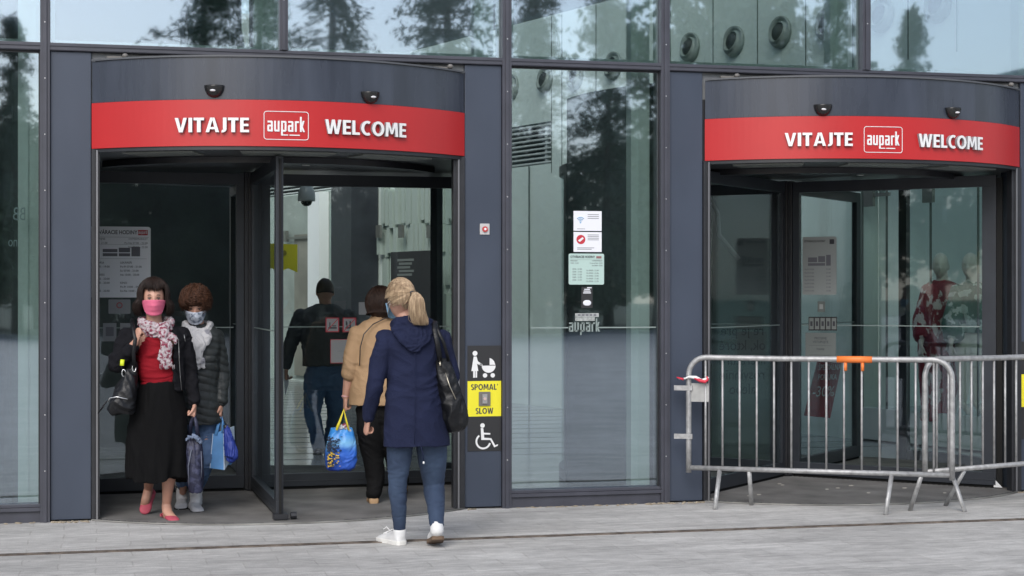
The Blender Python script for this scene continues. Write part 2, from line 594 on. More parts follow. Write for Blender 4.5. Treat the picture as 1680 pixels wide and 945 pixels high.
# ------------------------------------------------------------------ setting: plaza
def paving_material():
    m = bpy.data.materials.new('stone_paving')
    m.use_nodes = True
    L = m.node_tree.links
    b = m.node_tree.nodes['Principled BSDF']
    b.inputs['Roughness'].default_value = 0.75
    tc = N(m, 'ShaderNodeTexCoord')
    br = N(m, 'ShaderNodeTexBrick', Scale=1.0)
    br.offset = 0.5
    br.inputs['Brick Width'].default_value = 0.40
    br.inputs['Row Height'].default_value = 0.20
    br.inputs['Mortar Size'].default_value = 0.005
    br.inputs['Mortar Smooth'].default_value = 0.3
    br.inputs['Bias'].default_value = 0.0
    br.inputs['Color1'].default_value = (0.455, 0.444, 0.426, 1)
    br.inputs['Color2'].default_value = (0.515, 0.504, 0.484, 1)
    br.inputs['Mortar'].default_value = (0.425, 0.412, 0.392, 1)
    wn = N(m, 'ShaderNodeTexNoise', Scale=3.0, Detail=2.0)
    mixv = N(m, 'ShaderNodeMix')
    mixv.data_type = 'VECTOR'
    mixv.inputs['Factor'].default_value = 0.03
    L.new(tc.outputs['Object'], wn.inputs['Vector'])
    L.new(tc.outputs['Object'], mixv.inputs[4])
    L.new(wn.outputs['Color'], mixv.inputs[5])
    L.new(mixv.outputs[1], br.inputs['Vector'])
    n1 = N(m, 'ShaderNodeTexNoise', Scale=0.7, Detail=5.0, Roughness=.6)
    n2 = N(m, 'ShaderNodeTexNoise', Scale=14.0, Detail=6.0, Roughness=.7)
    n3 = N(m, 'ShaderNodeTexNoise', Scale=140.0, Detail=2.0)
    mp3 = N(m, 'ShaderNodeMapping')
    mp3.inputs['Scale'].default_value = (.5, 1.6, 1)
    L.new(tc.outputs['Object'], mp3.inputs[0])
    L.new(tc.outputs['Object'], n1.inputs['Vector'])
    L.new(mp3.outputs[0], n2.inputs['Vector'])
    L.new(tc.outputs['Object'], n3.inputs['Vector'])

    def ramp(src, a, ca, bb, cb):
        r = N(m, 'ShaderNodeValToRGB')
        r.color_ramp.elements[0].position = a
        r.color_ramp.elements[1].position = bb
        r.color_ramp.elements[0].color = (ca, ca, ca, 1)
        r.color_ramp.elements[1].color = (cb, cb, cb, 1)
        L.new(src, r.inputs[0])
        return r.outputs[0]

    def mul(c1, c2):
        x = N(m, 'ShaderNodeMix')
        x.data_type = 'RGBA'
        x.blend_type = 'MULTIPLY'
        x.inputs['Factor'].default_value = 1
        L.new(c1, x.inputs[6])
        L.new(c2, x.inputs[7])
        return x.outputs[2]
    c = mul(br.outputs['Color'], ramp(n1.outputs['Fac'], .3, .84, .7, 1.12))
    c = mul(c, ramp(n2.outputs['Fac'], .3, .74, .72, 1.24))
    c = mul(c, ramp(n3.outputs['Fac'], .3, .78, .7, 1.18))
    n4 = N(m, 'ShaderNodeTexNoise', Scale=3.2, Detail=7.0, Roughness=.72)
    mp4 = N(m, 'ShaderNodeMapping')
    mp4.inputs['Scale'].default_value = (.35, 1.5, 1)
    L.new(tc.outputs['Object'], mp4.inputs[0]); L.new(mp4.outputs[0], n4.inputs['Vector'])
    c = mul(c, ramp(n4.outputs['Fac'], .36, .80, .62, 1.10))
    v2 = N(m, 'ShaderNodeTexVoronoi', Scale=5.0); L.new(tc.outputs['Object'], v2.inputs['Vector'])
    c = mul(c, ramp(v2.outputs['Distance'], .035, .70, .06, 1.0))
    vo = N(m, 'ShaderNodeTexVoronoi', Scale=1.3)
    L.new(tc.outputs['Object'], vo.inputs['Vector'])
    c = mul(c, ramp(vo.outputs['Distance'], .012, .55, .022, 1.0))
    L.new(c, b.inputs['Base Color'])
    bp = N(m, 'ShaderNodeBump', Strength=.5, Distance=.004)
    add = N(m, 'ShaderNodeMath')
    add.operation = 'MULTIPLY_ADD'
    add.inputs[1].default_value = -1.0
    L.new(br.outputs['Fac'], add.inputs[0])
    L.new(n2.outputs['Fac'], add.inputs[2])
    L.new(add.outputs[0], bp.inputs['Height'])
    L.new(bp.outputs[0], b.inputs['Normal'])
    return m


PAVE = paving_material()
mb = MB()
mb.add([(-250, -48, 0), (250, -48, 0), (250, 60, 0), (-250, 60, 0)], [(0, 1, 2, 3)])
tag(mb.build('plaza_paving', PAVE), kind='structure')
GRASS = mat('park_ground', (0.035, 0.05, 0.02), 0.9, var=.4, scale=2)
mb = MB()
mb.add([(-400, -420, -.004), (400, -420, -.004), (400, -48, -.004), (-400, -48, -.004)], [(0, 1, 2, 3)])
tag(mb.build('park_ground', GRASS), kind='structure')
mb = MB()
mb.box(-250, 250, -48.3, -48.0, -.05, .14)
tag(mb.build('plaza_kerb', mat('kerb_stone', (.25, .25, .24), .8, var=.1)), kind='structure')

# slot drain parallel to the facade
DY = -1.46
drain = empty('slot_drain', (3, DY, 0), 'long rusty slot drain crossing the paving in front of the doors', 'drain')
mb = MB()
mb.box(-9, 14, DY - .034, DY - .014, -.05, .006)
mb.box(-9, 14, DY + .014, DY + .034, -.05, .006)
mb.box(-9, 14, DY - .014, DY + .014, -.06, -.02, 1)
mb.build('channel', [RUST, RUB], drain)
mb = MB()
x = -9.0
while x < 14:
    mb.box(x, x + .028, DY - .014, DY + .014, -.018, .0055)
    x += .062
mb.build('slot_bars', RUST, drain)['kind'] = 'stuff'

# ------------------------------------------------------------------ facade
TZ0, TZ1, TOPZ = 3.202, 3.255, 7.6
XL, XR = -7.5, 14.5
fac = empty('shopping_centre', (2.9, 0, 0), 'dark blue grey metal and glass entrance front of a shopping centre', 'building')


def mullion(x0, x1, z0, z1):
    m = MB()
    m.box(x0, x1, -.028, .16, z0, z1)
    xm = (x0 + x1) / 2
    m.box(xm - .012, xm + .012, -.040, -.028, z0, z1)
    z = z0 + .35
    while z < z1:
        m.disc((xm, -.040, z), .0045, -.002, 'y', 8, 1)
        z += .38
    m.build('mullion', [MUL, mat('screw_steel', (.6, .6, .6), .3, metal=.8)], fac, .002)


bays = [(-5.2, -3.99), (-0.387, -0.323), (2.831, 2.899), (4.037, 4.104), (7.27, 7.337), (8.5, 8.567)]
for a, b in ((-5.2, -5.13), (-3.99, -3.925), (-1.60, -1.535), (-0.387, -0.323), (2.831, 2.899), (4.037, 4.104), (7.268, 7.335), (8.47, 8.537), (11.7, 11.77), (12.9, 12.97)):
    mullion(a, b, 0, TOPZ)
for a, b in ((1.228, 1.287), (5.651, 5.717), (10.05, 10.12), (-2.8, -2.735)):
    mullion(a, b, TZ1 + .001, TOPZ)
# transoms with stepped profile
for z0, nm in ((TZ0, 'transom'), (5.45, 'transom')):
    m = MB()
    m.box(XL, XR, -.020, .14, z0, z0 + .053)
    m.box(XL, XR, -.026, -.020, z0 + .030, z0 + .048)
    m.box(XL, XR, -.024, -.020, z0 + .004, z0 + .016)
    m.build(nm, MUL, fac, .0015)
# pillars
PIL = [(-0.323, -0.05), (2.556, 2.831), (4.104, 4.371), (6.999, 7.268), (-3.925, -3.65), (-1.87, -1.60), (8.537, 8.81), (11.43, 11.70)]
for a, b in PIL:
    m = MB()
    m.box(a + .0015, b - .0015, 0.0, .30, .012, TZ0 - .002)
    m.build('pillar', FR, fac, .004)
# windows
WIN = [(-1.535, -.387), (2.899, 4.037), (7.335, 8.47), (-3.65, -1.87), (8.81, 11.43), (-5.13, -3.99), (11.77, 12.9)]
for a, b in WIN:
    m = MB()
    m.box(a, b, -.012, .12, 0.0, .075)
    m.box(a, b, -.030, .12, .077, .102)
    m.box(a, b, -.018, .12, .104, .125)
    m.build('window_sill', MUL, fac, .0015)
    m = MB(); m.box(a, b, .030, .050, .125, TZ0)
    m.build('window_pane', MATS['window_glass'], fac)
    m = MB()
    m.box(a, a + .012, .018, .030, .125, TZ0); m.box(b - .012, b, .018, .030, .125, TZ0); m.box(a + .012, b - .012, .018, .030, TZ0 - .014, TZ0)
    m.build('window_gasket', BLK, fac)
ups = [-5.13, -3.99, -3.925, -2.8, -2.735, -1.60, -1.535, -.387, -.323, 1.228, 1.287, 2.831, 2.899, 4.037, 4.104, 5.651, 5.717, 7.268, 7.335, 8.47, 8.537, 10.05, 10.12, 11.7, 11.77, 12.9]
for i in range(0, len(ups), 2):
    a, b = ups[i], ups[i + 1]
    for z0, z1 in ((TZ1, 5.45), (5.503, TOPZ)):
        m = MB(); m.box(a, b, .030, .050, z0, z1)
        m.build('window_pane', MATS['upper_glass'], fac)
    m = MB(); m.box(a, a + .03, .052, .075, TZ1, 5.45); m.box(a + .03, b - .03, .052, .075, TZ1, TZ1 + .028); m.box(b - .03, b, .052, .075, TZ1, 5.45)
    m.build('window_gasket', mat('pale_gasket', (.34, .40, .38), .6), fac)
# pale posts just inside, at the right edge of every pane
for xb, z0 in ((-.387, 0), (1.228, TZ1), (2.831, TZ1), (4.037, 0), (5.651, TZ1), (7.268, TZ1), (-3.99, 0), (8.47, 0)):
    m = MB(); m.box(xb - .155, xb - .01, .22, .34, z0 + .01, TOPZ)
    m.box(xb - .10, xb - .085, .212, .22, z0 + .01, TOPZ)
    m.build('inner_post', mat('inner_post_paint', (.42, .50, .46), .5), fac)
# soffit behind the canopies, roof edge
m = MB()
m.box(-.05, 2.556, .03, .10, 3.0, TZ0 - .002)
m.build('soffit_panel', SOF, fac)
m = MB(); m.box(4.371, 6.999, .03, .10, 3.0, TZ0 - .002)
m.build('soffit_panel', SOF, fac)
m = MB(); m.box(XL, XR, -.05, .35, TOPZ, TOPZ + .5)
m.build('parapet', FR, fac)
m = MB()
m.box(XL, XR, .35, 1.2, TOPZ + .1, TOPZ + .3)
m.build('roof', IND, fac)
m = MB()
m.box(XL - .3, XL, -.02, 26, 0, TOPZ)
m.build('side_wall', INW2, fac)
m = MB(); m.box(XR, XR + .3, -.02, 26, 0, TOPZ)
m.build('side_wall', INW2, fac)

# interior floor (flush sheets 4 mm apart)
m = MB(); m.add([(XL, .16, .004), (XR, .16, .004), (XR, 26, .004), (XL, 26, .004)], [(0, 1, 2, 3)])
m.build('interior_floor', INF, fac)
m = MB()
for i in range(40):
    y = 3.9 + i * .6
    if y < 26: m.box(XL, XR, y, y + .006, .002, .0065)
m.build('floor_joint', SEAM, fac)

# long interior wall W
WP = [Vector((3.23, 19.47, 0)), Vector((4.28, 16.15, 0)), Vector((5.58, 11.04, 0)), Vector((6.16, 9.74, 0)), Vector((6.75, 6.9, 0)), Vector((7.45, 5.2, 0)), Vector((8.25, 3.59, 0)), Vector((9.6, .5, 0))]
# straighten: a single line fitted through the nozzle points
W0, W1 = Vector((2.75, 20.5, 0)), Vector((9.1, .75, 0))
Wd = (W1 - W0).normalized()
Wn = Vector((Wd.y, -Wd.x, 0))            # candidate normal
if Wn.x > 0: Wn = -Wn                    # points into the hall (left)
WL = (W1 - W0).length


def wpt(s, n=0.0, z=0.0):
    return W0 + Wd * s + Wn * n + Vector((0, 0, z))


def wbox(mb, s0, s1, n0, n1, z0, z1, mi=0):
    M = Matrix(((Wd.x, Wn.x, 0, W0.x), (Wd.y, Wn.y, 0, W0.y), (0, 0, 1, 0), (0, 0, 0, 1)))
    return mb.box(s0, s1, n0, n1, z0, z1, mi, M)


def ws(px):
    """distance along W of the photo column px"""
    s = (px - 840) / FPX
    d = Vector((sin(YAW) + s * cos(YAW), cos(YAW) - s * sin(YAW), 0))
    o = Vector((0, -CD, 0))
    # o + d t = W0 + Wd u
    det = d.x * (-Wd.y) - d.y * (-Wd.x)
    r = W0 - o
    u = (d.x * r.y - d.y * r.x) / det
    return u


def wz(px, py):
    s = ws(px)
    p = wpt(s)
    dep = p.x * sin(YAW) + (p.y + CD) * cos(YAW)
    return CH - (py - 482) * dep / FPX


LB0, LB1 = 3.33, 3.91
sL = ws(905)
m = MB()
wbox(m, 0, sL, -.25, 0, 0, LB0); wbox(m, 0, sL, -.25, 0, LB1, 5.35); wbox(m, sL, ws(1412), -.25, 0, 0, 5.35)
wbox(m, ws(1412), WL, -.25, 0, 2.75, 5.35)
m.build('interior_wall', INW, fac)
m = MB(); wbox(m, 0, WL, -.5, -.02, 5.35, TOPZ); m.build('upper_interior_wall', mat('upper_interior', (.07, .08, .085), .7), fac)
for px in (905, 922, 978, 1037, 1100, 1170, 1243, 1322, 1400, 1490, 1570):
    s = ws(px)
    m = MB(); wbox(m, s - .008, s + .008, 0, .004, 3.2 if px < 1400 else 3.95, 5.33); m.build('panel_joint', SEAM, fac)
for px in (870, 560, 640):
    s = ws(px); m = MB(); wbox(m, s - .015, s + .015, .019, .022, 0, LB0); m.build('panel_joint', SEAM, fac)
# louvre band
lou = MB(); wbox(lou, .3, sL, -.20, -.15, LB0, LB1, 1)
z = LB0 + .02
while z < LB1:
    wbox(lou, .3, sL, -.10, -.01, z, z + .022); z += .064
s = .8
while s < sL:
    wbox(lou, s, s + .05, -.12, -.03, LB0, LB1); s += 1.6
lou.build('louvre', [mat('louvre_alu', (.50, .54, .53), .5), IND], fac)
# round air nozzles
for i, (px, py) in enumerate(((840, 143), (895, 131), (945, 125), (1007, 108), (1133, 78), (1205, 68), (1281, 53), (1358, 40), (1447, 25), (1540, 8))):
    s = ws(px); zc = wz(px, py)
    nz = MB()
    rr = []
    for r, n in ((.185, 0.002), (.18, .03), (.15, .045), (.135, .03), (.12, .06), (.112, .075), (.105, .05), (.10, -.01)):
        rr.append([wpt(s + cos(2 * pi * k / 28) * r, n + (0 if r > .15 else sin(2 * pi * k / 28) * -.04), zc + sin(2 * pi * k / 28) * r) for k in range(28)])
    nz.rings(rr, True)
    o = nz.build('air_nozzle', mat('nozzle_paint', (.24, .28, .26), .4), fac)
    nz = MB(); nz.rings([[wpt(s + cos(2 * pi * k / 20) * r, n, zc - .01 + sin(2 * pi * k / 20) * r) for k in range(20)] for r, n in ((.098, .012), (.098, .052))], True)
    nz.build('nozzle_throat', mat('nozzle_dark', (.03, .035, .035), .7), o)

# left inner hall, kept dark by a dark partition and an added unseen slab
m = MB()
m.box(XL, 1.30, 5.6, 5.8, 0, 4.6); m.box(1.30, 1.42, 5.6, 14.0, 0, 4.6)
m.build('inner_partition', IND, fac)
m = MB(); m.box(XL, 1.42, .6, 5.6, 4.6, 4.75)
m.build('shading_slab', INW2, fac)
m = MB(); m.box(XL, XR, 25, 25.3, 0, TOPZ); m.build('rear_wall', INW2, fac)
# leaning dark wedge put in for a reflection in the upper left pane
m = MB(); m.prism([at(308, 110, 2.4), at(408, 110, 2.4), at(360, -150, 2.4), at(308, -150, 2.4)], (0, .5, 0))
m.build('reflection_wedge', mat('wedge_green_grey', (.06, .085, .075), .6), fac)

# white staggered tiles on the interior wall, seen right of the left door
TS0, TS1 = ws(628), ws(742)
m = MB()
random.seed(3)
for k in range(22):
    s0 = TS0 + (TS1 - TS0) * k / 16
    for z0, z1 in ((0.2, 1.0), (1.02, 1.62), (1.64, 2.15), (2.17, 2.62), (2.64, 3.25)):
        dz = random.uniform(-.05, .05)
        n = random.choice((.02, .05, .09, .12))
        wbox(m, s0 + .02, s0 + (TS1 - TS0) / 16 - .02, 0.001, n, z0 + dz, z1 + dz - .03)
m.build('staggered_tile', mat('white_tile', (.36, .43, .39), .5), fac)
m = MB(); wbox(m, ws(588), ws(622), .02, .5, 0, 3.3); m.build('inner_column', DKG, fac)
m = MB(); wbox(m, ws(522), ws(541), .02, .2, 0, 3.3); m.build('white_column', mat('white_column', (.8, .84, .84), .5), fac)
m = MB(); wbox(m, ws(455), ws(588), .002, .018, .05, 3.31); m.build('dimming_overlay', mat('overlay_grey', (.30, .35, .32), .5, var=.2, scale=1.5), fac)  # grey sheet added to tone down the overlit wall behind it
# black board standing in front of the tiles
bs0, bs1 = ws(690), ws(760)
board = empty('black_board', wpt((bs0 + bs1) / 2, .5), 'tall black board with faint grey writing inside the left revolving door', 'board')
m = MB(); wbox(m, bs0, bs1, .45, .52, 0.005, wz(720, 413)); m.build('panel', SBLK, board, .004)
m = MB()
for k in range(5):
    zz = wz(720, 425 + k * 6.0)
    wbox(m, bs0 + .22 + .05 * (k % 2), bs0 + .75 - .06 * (k % 3), .52, .523, zz - .035, zz)
m.build('writing', mat('faint_grey', (.16, .18, .17), .6), board)
# yellow hanging sign
ysn = empty('yellow_banner', at(466, 447, 7.5), 'yellow notched banner hanging deep inside the left doorway', 'banner')
m = MB()
yp = [at(432, 399, 7.5), at(488, 401, 7.5), at(488, 447, 7.5), at(473, 440, 7.5), at(459, 446, 7.5), at(446, 440, 7.5), at(432, 446, 7.5)]
m.prism(yp, (0, .03, 0))
m.build('banner_sheet', YEL, ysn)
m = MB(); m.disc(at(466, 415, 7.495), .03, -.004, 'y', 16)
m.build('banner_mark', mat('banner_ink', (.3, .27, .03), .6), ysn)
# pale shop zones beyond
m = MB()
wbox(m, ws(488), ws(520), .02, .06, .1, 2.6, 0); wbox(m, ws(545), ws(590), .02, .05, .1, 3.1, 1)
m.build('shopfront_panel', [mat('beige_panel', (.22, .22, .185), .6, var=.2, scale=2), mat('green_glass_panel', (.26, .34, .31), .25)], fac)
m = MB()
for px, py in ((478, 388), (521, 388), (558, 387)):
    s = ws(px); zz = wz(px, py); wbox(m, s - .06, s + .06, .08, .14, zz - .1, zz + .1)
wbox(m, ws(478), ws(521), .09, .11, wz(500, 392), wz(500, 388))
for px in (636, 673, 720):
    s = ws(px); zz = wz(px, 380); wbox(m, s - .07, s + .07, .14, .18, zz - .1, zz + .1)
m.build('glass_clamp', mat('clamp_steel', (.22, .23, .21), .4, metal=.6), fac)

# camera dome
cp = at(503, 324, 4.2)
dome = empty('security_camera', cp, 'white dome security camera hanging from a curved arm inside the left doorway', 'security camera')
m = MB()
m.tube([cp + Vector((.34, .3, .17)), cp + Vector((.2, .15, .27)), cp + Vector((.08, .05, .30)), cp + Vector((0, 0, .24)), cp + Vector((0, 0, .12))], .016, 10)
m.build('arm', WHT, dome)
m = MB(); rr = [[cp + Vector((cos(2 * pi * k / 20) * r, sin(2 * pi * k / 20) * r, z)) for k in range(20)] for r, z in ((.02, .15), (.05, .12), (.08, .05), (.085, -.02), (.080, -.035))]
m.rings(rr); m.build('housing', mat('camera_white', (.72, .74, .74), .3), dome)
m = MB(); m.ball(cp + Vector((0, 0, -.035)), .055, .055, .050); m.build('lens_bubble', mat('bubble', (.02, .02, .02), .1), dome)

# ------------------------------------------------------------------ shop window with mannequins (right)
m = MB()
for px in (1415, 1455, 1527, 1605):
    s = ws(px); wbox(m, s - .006, s + .006, -.01, .012, .35, 2.74)
m.build('glass_joint', SEAM, fac)
m = MB(); wbox(m, ws(1412), WL, -.016, -.004, .35, 2.74); m.build('shop_pane', MATS['shop_glass'], fac)
m = MB(); wbox(m, ws(1412), WL, -.12, .02, .02, .35); m.build('shop_plinth', mat('plinth_pale', (.5, .56, .54), .5), fac)
m = MB(); wbox(m, ws(1412), WL, -2.2, -2.1, .0, 2.9); wbox(m, ws(1412), ws(1412) + .1, -2.1, -.26, 0, 2.9)
m.build('shop_backdrop', mat('backdrop_white', (.80, .86, .84), .6), fac)
m = MB(); wbox(m, ws(1412), WL, -2.1, -.12, .30, .34); m.build('display_floor', mat('plinth_pale', (.5, .56, .54), .5), fac)
m = MB()
for px, py in ((1430, 325), (1527, 318)):
    s = ws(px); zz = wz(px, py); wbox(m, s - .07, s + .07, .014, .05, zz - .09, zz + .09)
wbox(m, ws(1430), ws(1430) + .3, .02, .04, wz(1430, 322) - .01, wz(1430, 318))
m.build('shop_clamp', MATS['clamp_steel'], fac)

# ------------------------------------------------------------------ revolving doors
DR, DCY = 1.95, 1.45


def put_on_drum(cx, a0, z0, dr):
    def put(x, z):
        a = R_(a0) + x / DR
        d = Vector((sin(a), -cos(a), 0))
        return Vector((cx, DCY, z0 + z)) + d * (DR + .007), d * dr
    return put


def revolving_door(cx, rot, x0, x1, label, aV, aL, aW, sens, wdx):
    root = empty('revolving_door', (cx, DCY, 0), label, 'revolving door', 'revolving doors of the entrance')
    H = 41.7
    m = MB(); m.arc(cx, DCY, DR - .05, DR, -H, H, 2.852, 3.135, 48, 0, False)
    # top lid
    pts = [Vector((cx + (DR + .012) * sin(R_(-H + 2 * H * i / 40)), DCY - (DR + .012) * cos(R_(-H + 2 * H * i / 40)), 3.137)) for i in range(41)]
    m.prism(pts, (0, 0, .012), 1)
    o = m.build('canopy', [DRUM, mat('lid_metal', (.085, .09, .10), .5)], root)
    for p in o.data.polygons:
        p.use_smooth = False
    m = MB()
    for px in (-H + 5, H - 5):
        a = R_(px); c = Vector((cx + (DR - .06) * sin(a), DCY - (DR - .06) * cos(a), 3.15)); m.box(c.x - .07, c.x + .07, c.y - .02, c.y + .02, 3.150, 3.168); m.ball(c + Vector((.05, -.03, .02)), .022, .022, .018, 10, 6)
    m.build('canopy_bracket', mat('bracket', (.16, .15, .14), .5), o)
    m = MB(); m.arc(cx, DCY, DR - .05, DR + .006, -H, H, 2.54, 2.850, 56)
    band = m.build('red_band', RED, root)
    m = MB(); m.arc(cx, DCY, DR - .05, DR - .004, -H, H, 2.515, 2.538, 48); m.build('band_lower_trim', BLK, root)  # thin black trim set back under the red band
    # letters: raised on the band
    word('VITAJTE', put_on_drum(cx, aV[0], 2.678, .026), .097, aV[1] * .975, band, [WHT, LTS])
    word('WELCOME', put_on_drum(cx, aW[0], 2.680, .026), .097, aW[1] * .975, band, [WHT, LTS])
    m = MB(); logo(m, put_on_drum(cx, aL, 2.668, .004), .072)
    pf = put_on_drum(cx, aL, 2.668, .004)
    for a_, b_ in ((-.035, .012), (.02, .09)):
        q = [pf(a_, -.055), pf(b_, -.055), pf(b_, -.048), pf(a_, -.048)]
        m.prism([p for p, n in q], q[0][1])
    m.build('logo_lettering', WHT, band)
    m = MB()
    W2, H2, rc = .148, .094, .018
    out = []
    for (qx, qz, a0) in ((W2 - rc, H2 - rc, 0), (-W2 + rc, H2 - rc, 90), (-W2 + rc, -H2 + rc, 180), (W2 - rc, -H2 + rc, 270)):
        for k in range(5):
            a = R_(a0 + 90 * k / 4)
            out.append((qx + rc * cos(a), qz + rc * sin(a)))
    out2 = []
    for i in range(len(out)):
        p, q = out[i], out[(i + 1) % len(out)]
        st = max(1, int(math.hypot(q[0] - p[0], q[1] - p[1]) / .03))
        for k in range(st): out2.append((p[0] + (q[0] - p[0]) * k / st, p[1] + (q[1] - p[1]) * k / st))
    pl = put_on_drum(cx, aL, 2.680, .0)
    rr = tube_rings([pl(a, b)[0] for a, b in out2], .0028, 6)
    m.rings(rr, False, 0, True, True)
    m.build('logo_frame', WHT, band)
    # motion sensors
    for a_, z_ in sens:
        a = R_(a_)
        d = Vector((sin(a), -cos(a), 0)); t = Vector((cos(a), sin(a), 0))
        c = Vector((cx, DCY, 0)) + d * DR + Vector((0, 0, z_))
        m = MB(); rr = []
        for r, dz in ((1.0, .0), (1.0, -.008), (.92, -.035), (.7, -.062), (.35, -.078), (.05, -.082)):
            rr.append([c + t * (cos(pi * k / 12) * .068 * r) + d * (.002 + sin(pi * k / 12) * .062 * r) + Vector((0, 0, dz)) for k in range(13)])
        m.rings(rr)
        s_ = m.build('motion_sensor', mat('sensor_black', (.018, .018, .018), .25), root)
        m = MB(); m.ball(c + d * .056 + Vector((0, 0, -.038)), .020, .010, .008, 12, 8); m.build('sensor_lens', mat('sensor_lens', (.7, .7, .72), .1), s_)
    # ceiling disc with lamps
    m = MB(); m.disc((cx, DCY, 2.515), DR - .055, .05, 'z', 64); m.build('canopy_ceiling', mat('ceiling_grey', (.05, .052, .055), .35, var=.1), root)
    LAMP = mat('ceiling_lamp', (.20, .215, .20), .5)
    for a_, r_, hw in ((-28, 1.74, 8), (0, 1.74, 10), (25, 1.74, 9)):
        m = MB(); m.arc(cx, DCY, r_ - .13, r_ + .13, a_ - hw, a_ + hw, 2.505, 2.514, 8); m.build('ceiling_lamp', LAMP, root)
    m = MB()
    for a_, r_ in ((-32, 1.1), (-5, 1.2), (15, .9), (34, 1.2)):
        a = R_(a_); m.disc((cx + r_ * sin(a), DCY - r_ * cos(a), 2.495), .03, .02, 'z', 16)
    m.build('ceiling_downlight', mat('downlight', (.7, .7, .66), .3, metal=.5), root)
    m = MB(); m.arc(cx, DCY, 1.30, 1.42, -60, 60, 2.47, 2.513, 40); m.build('inner_ring', BLK, root)
    # curved side walls: solid near the facade, glazed at the back
    for sg in (-1, 1):
        m = MB(); m.arc(cx, DCY, DR - .05, DR, sg * 43.5, sg * 91, .01, 2.51, 24); m.arc(cx, DCY, DR - .05, DR + .002, sg * 43.5, sg * 91, 2.512, 3.15, 24)
        m.build('drum_wall', mat('drum_wall', (.11, .125, .13), .22, var=.35, scale=1.4), root)
        m = MB(); m.arc(cx, DCY, DR - .03, DR - .015, sg * 93, sg * 123, .1, 2.55, 16); m.build('drum_pane', MATS['door_glass'], root)
        m = MB()
        for a_ in (92, 124):
            m.arc(cx, DCY, DR - .06, DR + .01, sg * (a_ - 1.2), sg * (a_ + 1.2), .01, 2.62, 3)
        m.arc(cx, DCY, DR - .055, DR + .005, sg * 93.3, sg * 122.7, .01, .1, 12)
        m.arc(cx, DCY, DR - .055, DR + .005, sg * 93.3, sg * 122.7, 2.55, 2.62, 12)
        m.build('drum_post', DKG, root)
    m = MB(); m.arc(cx, DCY, DR - .05, DR, 125.4, 234.6, 2.575, 3.1, 40); m.build('rear_band', DKG, root)
    # jambs at the facade
    for xa, xb in ((x0 + .001, x0 + .055), (x1 - .085, x1 - .001)):
        m = MB(); m.box(xa, xb, -.02, .055, .01, 2.535); m.box(xa + .02, xa + .028, -.026, -.02, .01, 2.535)
        m.build('jamb', BLK, root, .002)
        m = MB(); m.box(xa + .030, xa + .042, -.032, -.020, .01, 2.53); m.build('jamb_trim', mat('trim_alu', (.22, .22, .23), .4, metal=.6), root)
    m = MB(); m.box(x0 + .001, x0 + .05, .012, .07, 2.537, 2.998); m.build('end_filler', BLK, root)
    m = MB(); m.box(x1 - .07, x1 - .001, .012, .07, 2.537, 2.998); m.build('end_filler', BLK, root)
    # mat
    m = MB(); m.disc((cx, DCY, .0045), DR - .012, .004, 'z', 96)
    MATm = bpy.data.materials.get('ribbed_mat')
    if MATm is None:
        MATm = mat('ribbed_mat', (.040, .040, .040), .8, var=.5, scale=5, stretch=(1, 4, 1), bump=.5, bscale=80)
    fm = m.build('floor_mat', MATm, root)
    m = MB()
    k = -int((DR - .03) / .03)
    while k * .03 < DR - .03:
        yy = k * .03; hw = math.sqrt((DR - .02) ** 2 - yy * yy) - .02
        if hw > .02: m.box(cx - hw, cx + hw, DCY + yy, DCY + yy + .008, .0086, .0125)
        k += 1
    m.build('mat_rib', mat('mat_rib_alu', (.165, .16, .155), .55, metal=.3, var=.3, scale=3), fm)
    m = MB(); m.arc(cx, DCY, DR - .012, DR + .012, -H, H, .003, .011, 60); m.build('threshold_strip', mat('threshold_alu', (.26, .255, .24), .5, metal=.3, var=.5, scale=3), fm)
    # centre post and four wings
    m = MB()
    for k in range(4):
        a = R_(rot + 90 * k)
        M = Matrix.Translation((cx + wdx, DCY, 0)) @ Matrix.Rotation(a, 4, 'Z')
        m.box(.0, .07, -.04, .04, .02, 2.50, 0, M)
    m.disc((cx + wdx, DCY, .012), .055, 2.488, 'z', 16)
    m.build('centre_post', BLK, root, .003)
    wings = []
    wx = cx + wdx
    for k in range(4):
        a = R_(rot + 90 * k)
        M = Matrix.Translation((cx + wdx, DCY, 0)) @ Matrix.Rotation(a, 4, 'Z')
        L0, L1 = .072, 1.78
        m = MB()
        m.box(L0, L1, -.025, .025, .035, .135, 0, M); m.box(L0, L1, -.025, .025, 2.40, 2.49, 0, M)
        m.box(L0, L0 + .06, -.025, .025, .135, 2.40, 0, M); m.box(L1 - .11, L1, -.025, .025, .135, 2.40, 0, M)
        m.box(L0 + .02, L1 - .02, -.029, -.025, .075, .080, 0, M)
        wg = m.build('wing', DKG, root, .002)
        m = MB(); m.box(L0 + .06, L1 - .11, -.006, .006, .135, 2.40, 0, M); m.build('wing_pane', MATS['door_glass'], wg)
        m = MB(); m.box(L0, L1, -.008, .008, .011, .035, 0, M); m.box(L1, L1 + .045, -.006, .006, .03, 2.47, 0, M)
        m.build('brush_seal', RUB, wg)
        m = MB(); m.box(L0 + .08, L1 - .13, -.0085, -.0065, 1.285, 1.292, 0, M); m.box(L0 + .08, L1 - .13, .0065, .0085, 1.285, 1.292, 0, M)
        m.build('safety_line', GRYT, wg)
        wings.append((wg, M))
    # stubby floor wheel at the tip of the wing nearest the plaza
    return root, wings


